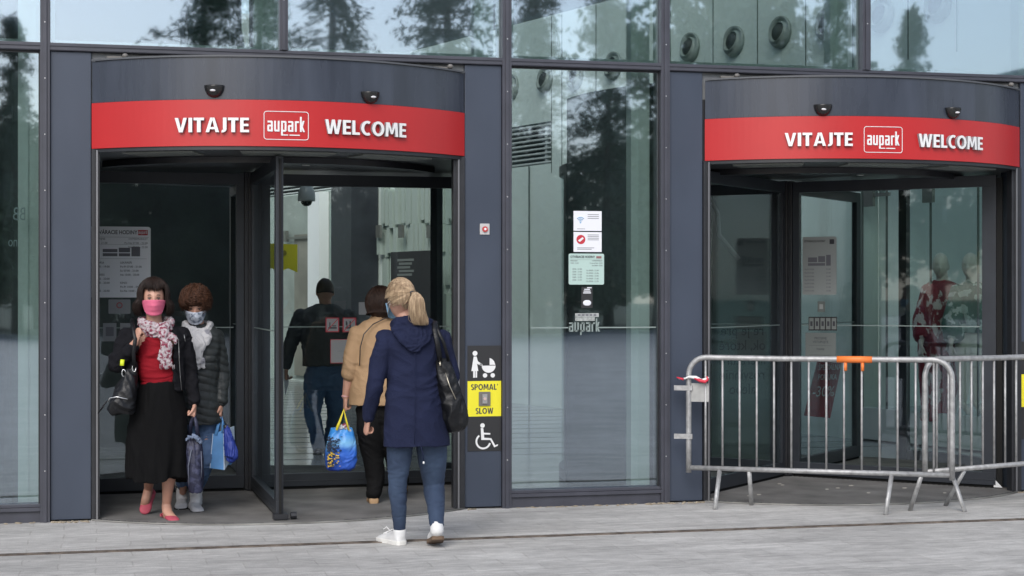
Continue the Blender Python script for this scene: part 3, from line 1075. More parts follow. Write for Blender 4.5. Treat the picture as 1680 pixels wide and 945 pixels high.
doorL, wingsL = revolving_door(1.253, .8, -.05, 2.556, 'left revolving door with people passing under its red welcome band', (-15.3, .507), -.85, (15.5, .614), ((-14.9, 2.944), (16.4, 2.931)), -.08)
doorR, wingsR = revolving_door(5.685, 45, 4.371, 6.999, 'right revolving door closed off behind the metal crowd barriers', (-16.98, .50), -2.8, (14.2, .634), ((-16.06, 2.932), (14.63, 2.934)), -.04)
tipL = Matrix.Translation((1.173, DCY, 0)) @ Matrix.Rotation(R_(.8 - 90), 4, 'Z')
m = MB(); m.box(1.78, 1.85, -.05, .05, .02, .055, 0, tipL)
tp = tipL @ Vector((1.81, .07, .04)); m.disc(tp, .025, .04, 'x', 14)
m.build('floor_latch', BLK, doorL)


# ------------------------------------------------------------------ signs
def sign_on_pillar(xl, lab, blab, grp=None):
    z0, z1 = at(790, 740).z, at(790, 567).z
    x0, x1 = xl, xl + .248
    r = empty('pillar_sign', ((x0 + x1) / 2, -.004, z0), lab, 'sign', grp)
    y0, y1 = -.005, -.001
    za, zb = at(795, 683).z, at(795, 625).z
    m = MB(); m.box(x0, x1, y0, y1, zb + .001, z1); o1 = m.build('stroller_panel', SBLK, r)
    m = MB(); m.box(x0, x1, y0, y1, za, zb); o2 = m.build('warning_panel', YEL, r)
    m = MB(); m.box(x0, x1, y0, y1, z0, za - .001); o3 = m.build('wheelchair_panel', SBLK, r)
    cx_ = (x0 + x1) / 2
    pp_ = lambda z_: (lambda a, b: (Vector((cx_ + a, y0 - .0005, z_ + b)), Vector((0, -.0012, 0))))
    word("SPOMAL'", pp_(zb - .043), .042, .198, o2, [INK, INK])
    word('SLOW', pp_(za + .040), .042, .130, o2, [INK, INK])
    # pictograms, drawn in a unit square of .2 m
    def P2(mb, pts, ox, oz, k):
        mb.prism([Vector((ox + a * k, y0 - .0005, oz + b * k)) for a, b in pts], (0, -.0015, 0))
    def DC(mb, a, b, rr_, ox, oz, k): mb.disc((ox + a * k, y0 - .0005, oz + b * k), rr_ * k, -.0015, 'y', 20)
    def RING(mb, a, b, r0, r1, a0, a1, ox, oz, k, n=20):
        for i in range(n):
            t0, t1 = R_(a0 + (a1 - a0) * i / n), R_(a0 + (a1 - a0) * (i + 1) / n)
            P2(mb, [(a + r0 * cos(t0), b + r0 * sin(t0)), (a + r1 * cos(t0), b + r1 * sin(t0)), (a + r1 * cos(t1), b + r1 * sin(t1)), (a + r0 * cos(t1), b + r0 * sin(t1))], ox, oz, k)
    m = MB(); ox, oz, k = x0 + .022, zb + .025, .19
    DC(m, .17, .92, .095, ox, oz, k)
    P2(m, [(.12, .80), (.23, .80), (.28, .62), (.46, .50), (.44, .44), (.25, .52), (.30, .25), (.03, .25)], ox, oz, k)
    P2(m, [(.10, .25), (.17, .25), (.17, .0), (.10, .0)], ox, oz, k); P2(m, [(.19, .25), (.25, .25), (.25, .0), (.19, .0)], ox, oz, k)
    pr = [(.42 + .28 + .27 * cos(R_(q)), .45 + .27 * sin(R_(q))) for q in range(180, 361, 15)]
    P2(m, pr, ox, oz, k)
    P2(m, [(.74, .48), (.74, .74), (.83, .70), (.91, .62), (.96, .48)], ox, oz, k)
    DC(m, .56, .08, .085, ox, oz, k); DC(m, .86, .08, .085, ox, oz, k)
    P2(m, [(.36, .50), (.47, .44), (.47, .48), (.36, .545)], ox, oz, k)
    m.build('stroller_pictogram', WHT, o1)
    m = MB(); ox, oz, k = x0 + .045, z0 + .018, .185
    DC(m, .35, .90, .09, ox, oz, k)
    P2(m, [(.28, .80), (.38, .80), (.40, .62), (.66, .60), (.66, .54), (.41, .55), (.42, .42), (.70, .40), (.86, .12), (.97, .16), (.96, .10), (.82, .04), (.66, .33), (.30, .34)], ox, oz, k)
    RING(m, .38, .28, .24, .31, 125, 345, ox, oz, k)
    m.build('wheelchair_pictogram', WHT, o3)
    # push button in the yellow panel
    b = empty('door_button', (cx_, y0, (za + zb) / 2), blab, 'push button')
    m = MB(); zc = (za + zb) / 2; m.box(cx_ - .042, cx_ + .042, y0 - .010, y0 - .002, zc - .05, zc + .05); m.build('backplate', mat('button_plate', (.16, .15, .14), .5), b)
    m = MB(); m.box(cx_ - .018, cx_ + .018, y0 - .018, y0 - .0105, zc - .034, zc + .034); m.build('faceplate', mat('button_steel', (.45, .44, .43), .4, metal=.6), b)
    m = MB(); m.disc((cx_, y0 - .0185, zc), .011, -.006, 'y', 16); m.build('button', mat('button_pale', (.6, .45, .42), .4), b)
    return r


sign_on_pillar(2.578, 'black and yellow stroller and wheelchair sign on the pillar beside the left revolving door', 'small steel push button in the yellow sign beside the left revolving door')
sign_on_pillar(7.006, 'black and yellow sign cut off by the right edge of the photo', 'steel push button in the yellow sign at the far right edge')
c = at(795, 376)
eb = empty('emergency_button', (c.x, 0, c.z), 'small red and steel emergency button high on the blue grey pillar', 'push button')
m = MB(); m.box(c.x - .036, c.x + .036, -.008, -.0015, c.z - .04, c.z + .04); m.build('faceplate', mat('button_steel2', (.5, .5, .5), .5), eb, .003)
m = MB(); m.disc((c.x, -.009, c.z), .020, -.012, 'y', 20); m.build('button', mat('button_red', (.5, .04, .04), .4), eb)
m = MB(); m.disc((c.x, -.0225, c.z), .009, -.003, 'y', 12); m.build('button_mark', WHT, eb)


def poster(name, label, cat, M, w, h, m, grp=None, thick=.002, rnd=0.0):
    """M maps local x,z (centre) and -y outwards"""
    r = empty(name, M.to_translation(), label, cat, grp)
    mb = MB()
    if rnd:
        out = []
        for (qx, qz, a0) in ((w / 2 - rnd, h / 2 - rnd, 0), (-w / 2 + rnd, h / 2 - rnd, 90), (-w / 2 + rnd, -h / 2 + rnd, 180), (w / 2 - rnd, -h / 2 + rnd, 270)):
            for k in range(5):
                a = R_(a0 + 22.5 * k); out.append(M @ Vector((qx + rnd * cos(a), 0, qz + rnd * sin(a))))
        mb.prism(out, (M.to_3x3() @ Vector((0, -thick, 0))))
    else:
        mb.box(-w / 2, w / 2, -thick, 0, -h / 2, h / 2, 0, M)
    sh = mb.build('sheet', m, r)
    return r, sh


def ptext(parent, M, s, size, x, z, m, xs=1.0, align='LEFT', bold=0, thick=.0032):
    e = M.to_euler()
    p = M @ Vector((x, -thick, z))
    return text(s, size, m, parent, p, (R_(90), 0, e.z), ext=.0003, bold=bold, xs=xs, align=align)


def pbars(parent, M, rects, m, name='print', thick=.0030):
    mb = MB()
    for x0, x1, z0, z1 in rects: mb.box(x0, x1, -thick, -.0021, z0, z1, 0, M)
    return mb.build(name, m, parent)


def hours_text(r, M, w, h, k=1.0, ink=INK, inkg=INKG, red=True):
    tw = w
    ptext(r, M, 'OTVÁRACIE HODINY', .038 * k, -w / 2 + .02 * k, h / 2 - .04 * k, ink, .82, bold=.0006)
    if red:
        pbars(r, M, [(w / 2 - .085 * k, w / 2 - .02 * k, h / 2 - .058 * k, h / 2 - .022 * k)], SRED, 'red_logo_box')
        mb = MB(); logo(mb, lambda x, z: (M @ Vector((w / 2 - .0525 * k + x, -.0034, h / 2 - .042 * k + z)), M.to_3x3() @ Vector((0, -.0005, 0))), .017 * k)
        mb.build('logo_lettering', WHT, r)
    z = h / 2 - .085 * k
    pbars(r, M, [(-w / 2 + .015, w / 2 - .015, z + .012 * k, z + .0135 * k)], inkg, 'ruled_line')
    for a, b in (('PREDAJNE', 'HYPERMARKET'), ('10:00 - 21:00', 'Po-Ne 07:00 - 22:00'), ('', 'Ne 08:00 - 22:00')):
        if a: ptext(r, M, a, .019 * k, -w / 2 + .02 * k, z, inkg)
        ptext(r, M, b, .019 * k, w / 2 - .02 * k, z, inkg, align='RIGHT')
        z -= .028 * k
    return z


# wing-plane transforms
def wingM(door_cx, rot_deg, dist, z, outward=-1, yoff=.008):
    """point at 'dist' from the door centre along a wing, local -Y facing away from the pane"""
    a = R_(rot_deg)
    d = Vector((cos(a), sin(a), 0))
    n = Vector((sin(a), -cos(a), 0)) * 1.0      # faces -Y side for rot ~0
    if n.y > 0: n = -n
    ang = math.atan2(n.x, -n.y)
    p = Vector((door_cx, DCY, z)) + d * dist + n * yoff
    return Matrix.Translation(p) @ Matrix.Rotation(ang, 4, 'Z')


# hours poster, left wing of the left door
def on_wing(cx, rot, px, py, yoff=.008):
    a = R_(rot); d = Vector((cos(a), sin(a), 0)); o = Vector((cx, DCY, 0))
    s = (px - 840) / FPX
    r = Vector((sin(YAW) + s * cos(YAW), cos(YAW) - s * sin(YAW), 0)); cm = Vector((0, -CD, 0))
    det = r.x * (-d.y) - r.y * (-d.x); q = o - cm
    t = (q.x * (-d.y) - q.y * (-d.x)) / det
    p = cm + r * t; dist = (p - o).dot(d)
    return wingM(cx, rot, dist, CH - (py - 482) * t / FPX, yoff=yoff)


M = on_wing(1.173, 180.8, 197, 430)
w_, h_ = .46, .545
r, sh = poster('opening_hours_sign', 'large white opening hours sign behind the head of the woman in the pink mask', 'sign', M, w_, h_, mat('bright_paper', (.88, .89, .92), .5), rnd=.02)
z = hours_text(r, M, w_, h_, 1.12)
pbars(r, M, [(-.13, -.02, .075, .100), (-.01, .075, .075, .110), (-.13, -.02, .045, .068), (-.01, .075, .045, .068), (.085, .15, .045, .118)], INKG, 'floor_plan')
pbars(r, M, [(-.2, .2, .025, .0265), (-.2, .2, .135, .1365)], INKG, 'ruled_line')
for i, (a, b) in enumerate((('BANKA', 'LEKÁREŇ'), ('09:00 - 19:00', 'Po-Pi 07:00 - 21:00'), ('', 'So 07:00 - 21:00'), ('FITNESS', 'Ne 10:00 - 20:00'), ('07:00 - 22:00', ''), ('09:00 - 20:00', 'KINO'), ('', 'Po-Pi 14:00 - 24:00'), ('08:00 - 22:00', 'So-Ne 10:00 - 24:00'))):
    zz = -.005 - i * .031
    if a: ptext(r, M, a, .021, -.19, zz, INK if i == 0 else INKG, bold=.0003)
    if b: ptext(r, M, b, .021, .0, zz, INKG, bold=.0003)
M = on_wing(1.173, 180.8, 196, 503)
r, sh = poster('glass_sticker', 'small grey sticker below the opening hours sign in the left door', 'sticker', M, .165, .11, mat('grey_paper', (.30, .31, .32), .5), rnd=.008)
mb = MB(); mb.tube([M @ Vector((.02 * cos(q * pi / 8), -.003, .01 + .02 * sin(q * pi / 8))) for q in range(17)], .003, 6); mb.build('ring_mark', SRED, r)
for px, lab in ((180, 'left one of two grey notices at shoulder height behind the woman in the pink mask'), (208, 'right one of two grey notices at shoulder height behind the woman in the pink mask')):
    M = on_wing(1.173, 180.8, px, 545)
    r, sh = poster('glass_notice', lab, 'sticker', M, .10, .14, mat('grey_paper', (.30, .31, .32), .5)); pbars(r, M, [(-.03, .03, -.03, .04)], INKG)
# stickers right wing of left door
for px, lab in ((545, 'framed no smoking sticker on the left door glass, left one of the pair'), (573, 'framed no eating sticker on the left door glass, right one of the pair')):
    M = on_wing(1.173, .8, px, 533)
    r, sh = poster('prohibition_sticker', lab, 'sticker', M, .108, .115, SRED)
    pbars(r, M, [(-.046, .046, -.05, .05)], mat('grey_paper', (.30, .31, .32), .5), 'sticker_face', .0026)
    pbars(r, M, [(-.032, .034, -.03, -.018), (-.024, -.016, -.018, .02)] + ([(.0, .03, -.012, -.004)] if px == 545 else [(0, .012, -.018, .03), (-.03, -.02, 0, .03)]), INK, 'pictogram', .0032)
    mb = MB(); mb.prism([M @ Vector(q) for q in ((-.045, -.0033, -.045), (-.041, -.0033, -.049), (.045, -.0033, .045), (.041, -.0033, .049))], M.to_3x3() @ Vector((0, -.0004, 0))); mb.build('slash', SRED, r)
M = on_wing(1.173, .8, 574, 576)
r, sh = poster('door_notice', 'large grey notice with thin red border on the left door glass beside the tan jacket', 'sign', M, .315, .19, SRED)
pbars(r, M, [(-.153, .153, -.091, .091)], mat('grey_paper', (.30, .31, .32), .5), 'notice_face', .0026)
ptext(r, M, 'PROSÍME PO JEDNOM', .026, -.03, .035, INK); ptext(r, M, 'PLEASE ONE BY ONE', .026, -.06, -.055, INK); pbars(r, M, [(-.1, .14, .0, .0015)], INKG, 'ruled_line', .0032)
M = on_wing(1.173, .8, 600, 506)
r, sh = poster('round_mark_sticker', 'small white sticker with a red ring behind the brown haired woman in tan', 'sticker', M, .115, .10, mat('grey_paper', (.30, .31, .32), .5), rnd=.006)
mb = MB(); mb.tube([M @ Vector((.02 + .02 * cos(q * pi / 8), -.003, .01 + .02 * sin(q * pi / 8))) for q in range(17)], .003, 6); mb.build('ring_mark', SRED, r)

# middle window posters (outside face of the pane at y=.030)
def winM(px, py, yy=.028): 
    p = at(px, py, yy); return Matrix.Translation(p)
def wsz(px0, px1, py0, py1, yy=.028):
    a, b = at(px0, py0, yy), at(px1, py1, yy); return abs(b.x - a.x), abs(a.z - b.z)
w_, h_ = wsz(941, 987, 346, 379); M = winM(964, 362.5)
r, sh = poster('wifi_notice', 'white notice with a blue wireless symbol, topmost on the middle window', 'sign', M, w_, h_, PAPER)
mb = MB()
for q in (.012, .024, .036): mb.tube([M @ Vector((-.055 + q * sin(R_(a)), -.003, -.01 + q * cos(R_(a)))) for a in range(-45, 46, 15)], .0028, 6)
mb.ball(M @ Vector((-.055, -.003, -.012)), .006, .002, .006, 8, 6); mb.build('wireless_symbol', mat('sign_blue', (.16, .38, .60), .5), r)
pbars(r, M, [(.0, .085, .045 - i * .014, .049 - i * .014) for i in range(3)] + [(-.08, -.02, -.06, -.057)], INKG)
w_, h_ = wsz(941, 987, 380, 413); M = winM(964, 397)
r, sh = poster('red_circle_notice', 'white notice with a red circle below the wireless one on the middle window', 'sign', M, w_, h_, PAPER)
mb = MB(); mb.disc(M @ Vector((-.052, -.0025, .018)), .034, -.001, 'y', 24); o = mb.build('red_circle', SRED, r)
mb = MB(); mb.prism([M @ Vector(q) for q in ((-.075, -.004, .01), (-.04, -.004, .035), (-.03, -.004, .025), (-.06, -.004, 0))], (0, -.0006, 0)); mb.build('circle_symbol', PAPER, o)
pbars(r, M, [(.0, .085, .05 - i * .012, .054 - i * .012) for i in range(4)] + [(-.08, .03, -.055, -.051), (-.08, .05, -.045, -.041)], INKG)
w_, h_ = wsz(933, 991, 416, 467); M = winM(962, 441.5)
GP = mat('pale_green_paper', (.42, .56, .52), .5)
r, sh = poster('window_hours_sign', 'pale green rounded opening hours sign on the middle window', 'sign', M, w_, h_, GP, rnd=.012)
z = hours_text(r, M, w_, h_, .62, red=False)
pbars(r, M, [(w_ / 2 - .06, w_ / 2 - .02, h_ / 2 - .035, h_ / 2 - .018)], mat('sign_dull_red', (.25, .12, .12), .5), 'red_logo_box')
for i in range(5): ptext(r, M, '10:00 - 21:00', .014, -.11, .0 - i * .02, INKG); ptext(r, M, 'Po 09:00 - 21:00', .014, .0, -.01 - i * .02, INKG)
M = winM(963, 488)
r, sh = poster('certificate_sticker', 'small black and white certificate sticker under the pale green sign', 'sticker', M, .085, .155, SBLK)
pbars(r, M, [(-.03 + .004 * i, .03 - .004 * i, .03 + i * .013, .037 + i * .013) for i in range(3)] + [(.0, .035, .068, .075)], PAPER)
mb = MB(); mb.ball(M @ Vector((0, -.003, -.04)), .032, .0015, .022, 16, 8); mb.build('white_badge', PAPER, r)
M = winM(963, 517)
r, sh = poster('torn_notice', 'torn strip of grey notice directly above the logo lettering on the middle window', 'sticker', M, .18, .028, mat('torn_paper', (.34, .36, .35), .6, var=.3, scale=40))
pbars(r, M, [(-.07 + i * .03, -.05 + i * .03, -.006, .008) for i in range(5)], INKG)
mb = MB(); mb.box(-.09, .06, -.002, 0, -.042, -.016, 0, M); mb.build('torn_strip', MATS['torn_paper'], r)
c = at(959, 538, .028)
gl_ = empty('window_lettering', c, 'pale grey logo lettering between two thin lines on the middle window', 'lettering')
mb = MB(); logo(mb, lambda x, z: (Vector((c.x + x, c.y, c.z + z)), Vector((0, -.0008, 0))), .068); mb.build('letters', GRYT, gl_)
mb = MB(); mb.box(at(872, 537).x, at(934, 537).x, .0265, .0285, c.z - .002, c.z + .007); mb.box(at(983, 537).x, at(1078, 537).x, .0265, .0285, c.z - .002, c.z + .007); mb.build('safety_line', GRYT, gl_)
# reversed lettering on the far left window
c = at(32, 352, .1)
rb = empty('reversed_lettering', c, 'pale reversed letters on the far left window at head height', 'lettering')
text('BB', .13, mat('dull_letter', (.22, .27, .27), .6), rb, (c.x, .1, c.z), mirror=True, xs=.6, name='letters')
c2 = at(21, 397, .1); text('no', .10, MATS['dull_letter'], rb, (c2.x, .1, c2.z), mirror=True, xs=.6, name='letters')
# white sloping rail seen through far left window
m = MB(); m.prism([at(14, 330, 1.2), at(22, 330, 1.2), at(56, 640, 1.2), at(46, 600, 1.2)], (0, .05, 0)); m.build('sloping_rail', mat('rail_white', (.55, .6, .6), .4), fac)

# right door: posters on the glass, reversed text
M = on_wing(5.645, 315, 1345, 436, .008)
r, sh = poster('narrow_hours_sign', 'narrow grey opening hours sign on the glass of the right revolving door', 'sign', M, .30, .485, mat('grey_paper2', (.36, .38, .37), .5), rnd=.015)
ptext(r, M, 'OTVÁRACIE HODINY', .026, -.135, .205, INK, .75, bold=.0004)
pbars(r, M, [(.09, .13, .18, .22)], INK, 'logo_box'); pbars(r, M, [(-.10, -.02, .03, .07), (-.01, .05, .03, .08), (-.10, .05, .0, .022), (.06, .1, .0, .09)], INKG, 'floor_plan')
for i in range(7): ptext(r, M, 'Po-Pi 07:00', .018, -.13, -.03 - i * .03, INKG); ptext(r, M, '21:00', .018, .06, -.03 - i * .03, INKG)
M = on_wing(5.645, 315, 1348, 503, .008)
r, sh = poster('glass_sticker', 'small square sticker under the narrow sign on the right door', 'sticker', M, .065, .09, mat('sticker_grey', (.15, .17, .16), .5)); pbars(r, M, [(-.015, .015, -.02, .02)], mat('grey_paper2', (.36, .38, .37), .5))
for i in range(5):
    M = on_wing(5.645, 315, 1332 + i * 9.2, 531, .008)
    r, sh = poster('rule_sticker', ['leftmost', 'second', 'middle', 'fourth', 'rightmost'][i] + ' of the five small dark stickers in a row on the right door glass', 'sticker', M, .052, .115, SBLK, 'row of five small stickers on the right door')
    pbars(r, M, [(-.019, .019, -.047, .047)], mat('sticker_face', (.20, .22, .21), .5), 'sticker_face', .0026); pbars(r, M, [(-.01, .01, -.02, .02)], INK, 'pictogram', .0032)
M = on_wing(5.645, 315, 1347, 567, .008)
r, sh = poster('door_notice', 'grey paper notice below the row of small stickers on the right door', 'sign', M, .27, .215, mat('grey_paper3', (.16, .18, .175), .5))
ptext(r, M, 'PROSÍME', .028, 0, .06, INK, align='CENTER'); ptext(r, M, 'VSTUPUJTE', .028, 0, .03, INK, align='CENTER'); ptext(r, M, 'PLEASE', .022, 0, -.03, INK, align='CENTER'); pbars(r, M, [(-.1, .1, .0, .0015), (-.1, .1, -.08, -.078)], INK, 'ruled_line')
# sale banner further in
sb = empty('sale_banner', at(1348, 690, 2.9), 'slanted dark red sale banner reading -30% behind the front barrier', 'banner')
m = MB(); m.prism([at(1342, 592, 2.9), at(1381, 596, 2.9), at(1362, 686, 2.9), at(1320, 682, 2.9)], (0, .02, 0)); m.build('banner_sheet', mat('banner_red', (.34, .025, .035), .5), sb)
for s_, px, py, sz in (('ŠPECIÁLNA', 1361, 603, .075), ('PONUKA', 1357, 619, .075), ('-30%', 1350, 643, .14)):
    p = at(px, py, 2.895); text(s_, sz, mat('banner_white', (.62, .6, .6), .5), sb, p, xs=.62 if sz < .1 else .8, shear=.2)
# reversed lettering behind the left wing of right door
c = at(1216, 590, 2.2)
rl = empty('reversed_text', c, 'faint reversed grey text lines behind the left glass of the right door', 'lettering')
for i, s_ in enumerate(('re je pre', 'ok, ktoré', 'literatúru', 'rosvinnie', 'alebo')):
    p = at(1218, 543 + i * 24, 2.2); text(s_, .13, mat('dull_ink', (.012, .014, .014), .6), rl, p, mirror=True, xs=.9, name='text_line')
# pale screen behind the text so that it reads, as in the photo
m = MB(); m.box(at(1165, 482, 2.3).x, at(1262, 482, 2.3).x, 2.26, 2.30, .02, 2.52); m.build('frosted_screen', mat('screen_green', (.13, .165, .155), .3), doorR)
m = MB(); m.tube([at(1160, 320, 2.2), at(1178, 350, 2.2), at(1180, 385, 2.2), at(1212, 425, 2.2)], .02, 8); m.build('reflected_pipe', mat('pipe_pale', (.3, .33, .32), .4), doorR)  # pale tube modelled in place of a reflection in the door glass

# small white corner sticker on the bottom rail and litter on the mat
cpt = on_wing(5.645, 315, 1638, 795, .024)
r = empty('corner_sticker', cpt.to_translation(), 'small white triangle sticker at the foot of the right door', 'sticker')
mb = MB(); mb.prism([cpt @ Vector(q) for q in ((-.03, 0, -.02), (.04, 0, -.02), (-.03, 0, .05))], cpt.to_3x3() @ Vector((0, -.001, 0))); mb.build('sheet', WHT, r)
random.seed(11)
for i, (px, py) in enumerate(((1279, 797), (1284, 799), (1228, 817), (1245, 815), (1357, 806), (1375, 804), (1397, 800), (1425, 812), (1484, 804), (1168, 822), (1550, 812))):
    g = gr(px, py)
    mb = MB(); k = random.uniform(.010, .018)
    mb.prism([g + Vector((cos(a + random.uniform(-.3, .3)) * k * 1.3, sin(a) * k, .0135)) for a in (0, 1.2, 2.4, 3.5, 5)], (0, 0, .006))
    o = mb.build('litter', mat('litter_white', (.38, .36, .33), .8), None, loc=(g.x, g.y, 0))
    tag(o, 'tiny pale scrap of litter lying on the right door mat', 'litter', 'scraps of litter on the right door mat')

rnd_ = random.Random(4)
mb = MB()
for xa, xb, n_ in ((-.31, -.06, 46), (3.9, 4.36, 60), (2.55, 2.62, 8), (6.85, 7.2, 24), (-1.4, -.4, 30), (2.9, 3.9, 40)):
    for _ in range(n_):
        c = Vector((rnd_.uniform(xa, xb), -.04 - abs(rnd_.gauss(0, .022)), .002)); k = rnd_.uniform(.003, .011); a = rnd_.uniform(0, 6)
        mb.prism([c + Vector((cos(a + q) * k * 1.5, sin(a + q) * k, 0)) for q in (0, 1.5, 3.0, 4.6)], (0, 0, rnd_.uniform(.003, .009)))
tag(mb.build('debris', mat('debris_dry', (.34, .29, .22), .9, var=.4, scale=30)), 'dry leaf scraps and grit gathered along the foot of the front', 'debris', kind='stuff')

# ------------------------------------------------------------------ crowd barriers
def barrier(p0, p1, label, nb, legs, zt=1.085, zb=.275, hooks=True, rl=.13):
    p0, p1 = Vector((*p0, 0)), Vector((*p1, 0))
    d = (p1 - p0); L = d.length; d.normalize()
    n = Vector((d.y, -d.x, 0))
    r = empty('crowd_barrier', (p0 + p1) / 2, label, 'crowd barrier', 'steel crowd barriers in front of the right door')
    Z = lambda s, z: p0 + d * s + Vector((0, 0, z))
    pts = [Z(0, zb - .035), Z(0, .5), Z(0, .8), Z(0, zt - rl)]
    for k in range(1, 8):
        a = pi / 2 * k / 8; pts.append(Z(rl * (1 - cos(a)), zt - rl + rl * sin(a)))
    pts += [Z(rl, zt), Z(L * .35, zt - .004), Z(L * .65, zt - .003), Z(L - rl, zt)]
    for k in range(1, 8):
        a = pi / 2 * k / 8; pts.append(Z(L - rl + rl * sin(a), zt - rl + rl * cos(a)))
    pts += [Z(L, zt - rl), Z(L, .8), Z(L, .5), Z(L, zb - .035)]
    m = MB(); m.tube(pts, .0205, 12, side=n); m.tube([Z(.015, zb), Z(L - .015, zb)], .0185, 12, side=n)
    m.build('frame', STEEL, r)
    for k in range(1, nb + 1):
        s = L * k / (nb + 1)
        m = MB(); m.tube([Z(s, zb), Z(s, zt - .005)], .0082, 8, side=n); m.build('bar', STEEL, r)
    for a, b in legs:
        ta, fb = Vector(a), Vector(b)
        m = MB(); m.tube([ta, ta.lerp(fb, .5) + Vector((0, 0, .004)), fb], .017, 10, flat=.75); m.build('leg', STEEL, r)
    if hooks:
        for zz, e in ((.86, .04), (.505, .0)):
            m = MB()
            c = Z(0, zz)
            q = [c + d * .03, c - d * .105]
            m.prism([q[0] + Vector((0, 0, -.018)), q[1] + Vector((0, 0, -.018)), q[1] + Vector((0, 0, .018)), q[0] + Vector((0, 0, .018))], n * .022)
            m.build('hook', STEEL, r)
        m = MB(); c = Z(.02, .0); m.prism([Z(.02, .76), Z(.15, .76), Z(.15, .895), Z(.02, .895)], n * .006); m.build('name_plate', mat('plate_grey', (.36, .36, .35), .5, var=.15, scale=20), r)
    return r, Z, d, n


def rail(p0, p1, px):
    p0, p1 = Vector((*p0, 0)), Vector((*p1, 0)); d = (p1 - p0).normalized()
    s = (px - 840) / FPX
    r = Vector((sin(YAW) + s * cos(YAW), cos(YAW) - s * sin(YAW), 0)); q = p0 - Vector((0, -CD, 0))
    det = r.x * (-d.y) - r.y * (-d.x)
    t = (q.x * (-d.y) - q.y * (-d.x)) / det
    return Vector((0, -CD, 0)) + r * t


A0, A1 = (4.202, -.164), (5.822, -1.098)
B0, B1 = (5.70, -.93), (7.75, -.19)
lg = []
for (tx, fx, fy) in ((1181, 1173, 836), (1229, 1233, 829), (1463, 1453, 845), (1512, 1493, 838)):
    t = rail(A0, A1, tx); lg.append(((t.x, t.y, .27), tuple(gr(fx, fy))))
b1, Z1, d1, n1 = barrier(A0, A1, 'front galvanised crowd barrier with orange tape wound on its top rail', 14, lg)
# orange tape on the top rail
dist = lambda px: (rail(A0, A1, px) - Vector((*A0, 0))).length
sa, sb_ = dist(1373), dist(1431)
tape = empty('orange_tape', Z1(sa, 1.08), 'orange tape wound round the top rail of the front barrier', 'tape')
m = MB(); m.tube([Z1(sa, 1.0812), Z1((sa + sb_) / 2, 1.0812), Z1(sb_, 1.0812)], .0245, 14, side=n1)
m.build('tape_roll', ORG, tape)
for px in (1387, 1415):
    s = dist(px); m = MB(); m.tube([Z1(s, 1.0), Z1(s, 1.065)], .0125, 8, side=n1); m.build('tape_end', ORG, tape)
kn = Z1(.03, .93)
knot = empty('tape_knot', kn, 'red and white barrier tape knotted on the left post of the front barrier', 'tape')
m = MB(); random.seed(5)
m.tube([kn + n1 * .03 + d1 * a + Vector((0, 0, b)) for a, b in ((-.10, -.005), (-.05, .0), (-.02, .012), (.03, .008), (.07, -.01), (.10, -.004), (.125, .012))], [.006, .012, .018, .022, .016, .02, .006], 8, side=n1, flat=.6)
m.build('white_tape', WHT, knot)
m = MB(); m.tube([kn + n1 * .045 + d1 * a + Vector((0, 0, b)) for a, b in ((-.11, .008), (-.06, -.006))], [.005, .009], 6)
m.build('red_tape', mat('tape_red', (.62, .03, .06), .5), knot); m = MB()
m.tube([kn + n1 * .045 + d1 * a + Vector((0, 0, b)) for a, b in ((.02, .004), (.06, -.012), (.10, -.022), (.12, -.004), (.11, .02))], [.006, .014, .012, .010, .004], 6)
m.build('red_tape', mat('tape_red', (.62, .03, .06), .5), knot)
lg = []
for (tx, fx, fy) in ((1560, 1583, 840), (1582, 1551, 830)):
    t = rail(B0, B1, tx); lg.append(((t.x, t.y, .27), tuple(gr(fx, fy))))
dB = (Vector(B1) - Vector(B0)).normalized(); nB = Vector((dB.y, -dB.x))
for s_ in (1.66, 1.74):
    t = Vector(B0) + dB * s_; sg = 1 if s_ < 1.7 else -1
    lg.append(((t.x, t.y, .27), (t.x + nB.x * .22 * sg, t.y + nB.y * .22 * sg, 0)))
barrier(B0, B1, 'rear galvanised crowd barrier running out of the photo at the right', 17, lg, zt=1.083, zb=.285, hooks=False)

# ------------------------------------------------------------------ people
HEADSEG = 40


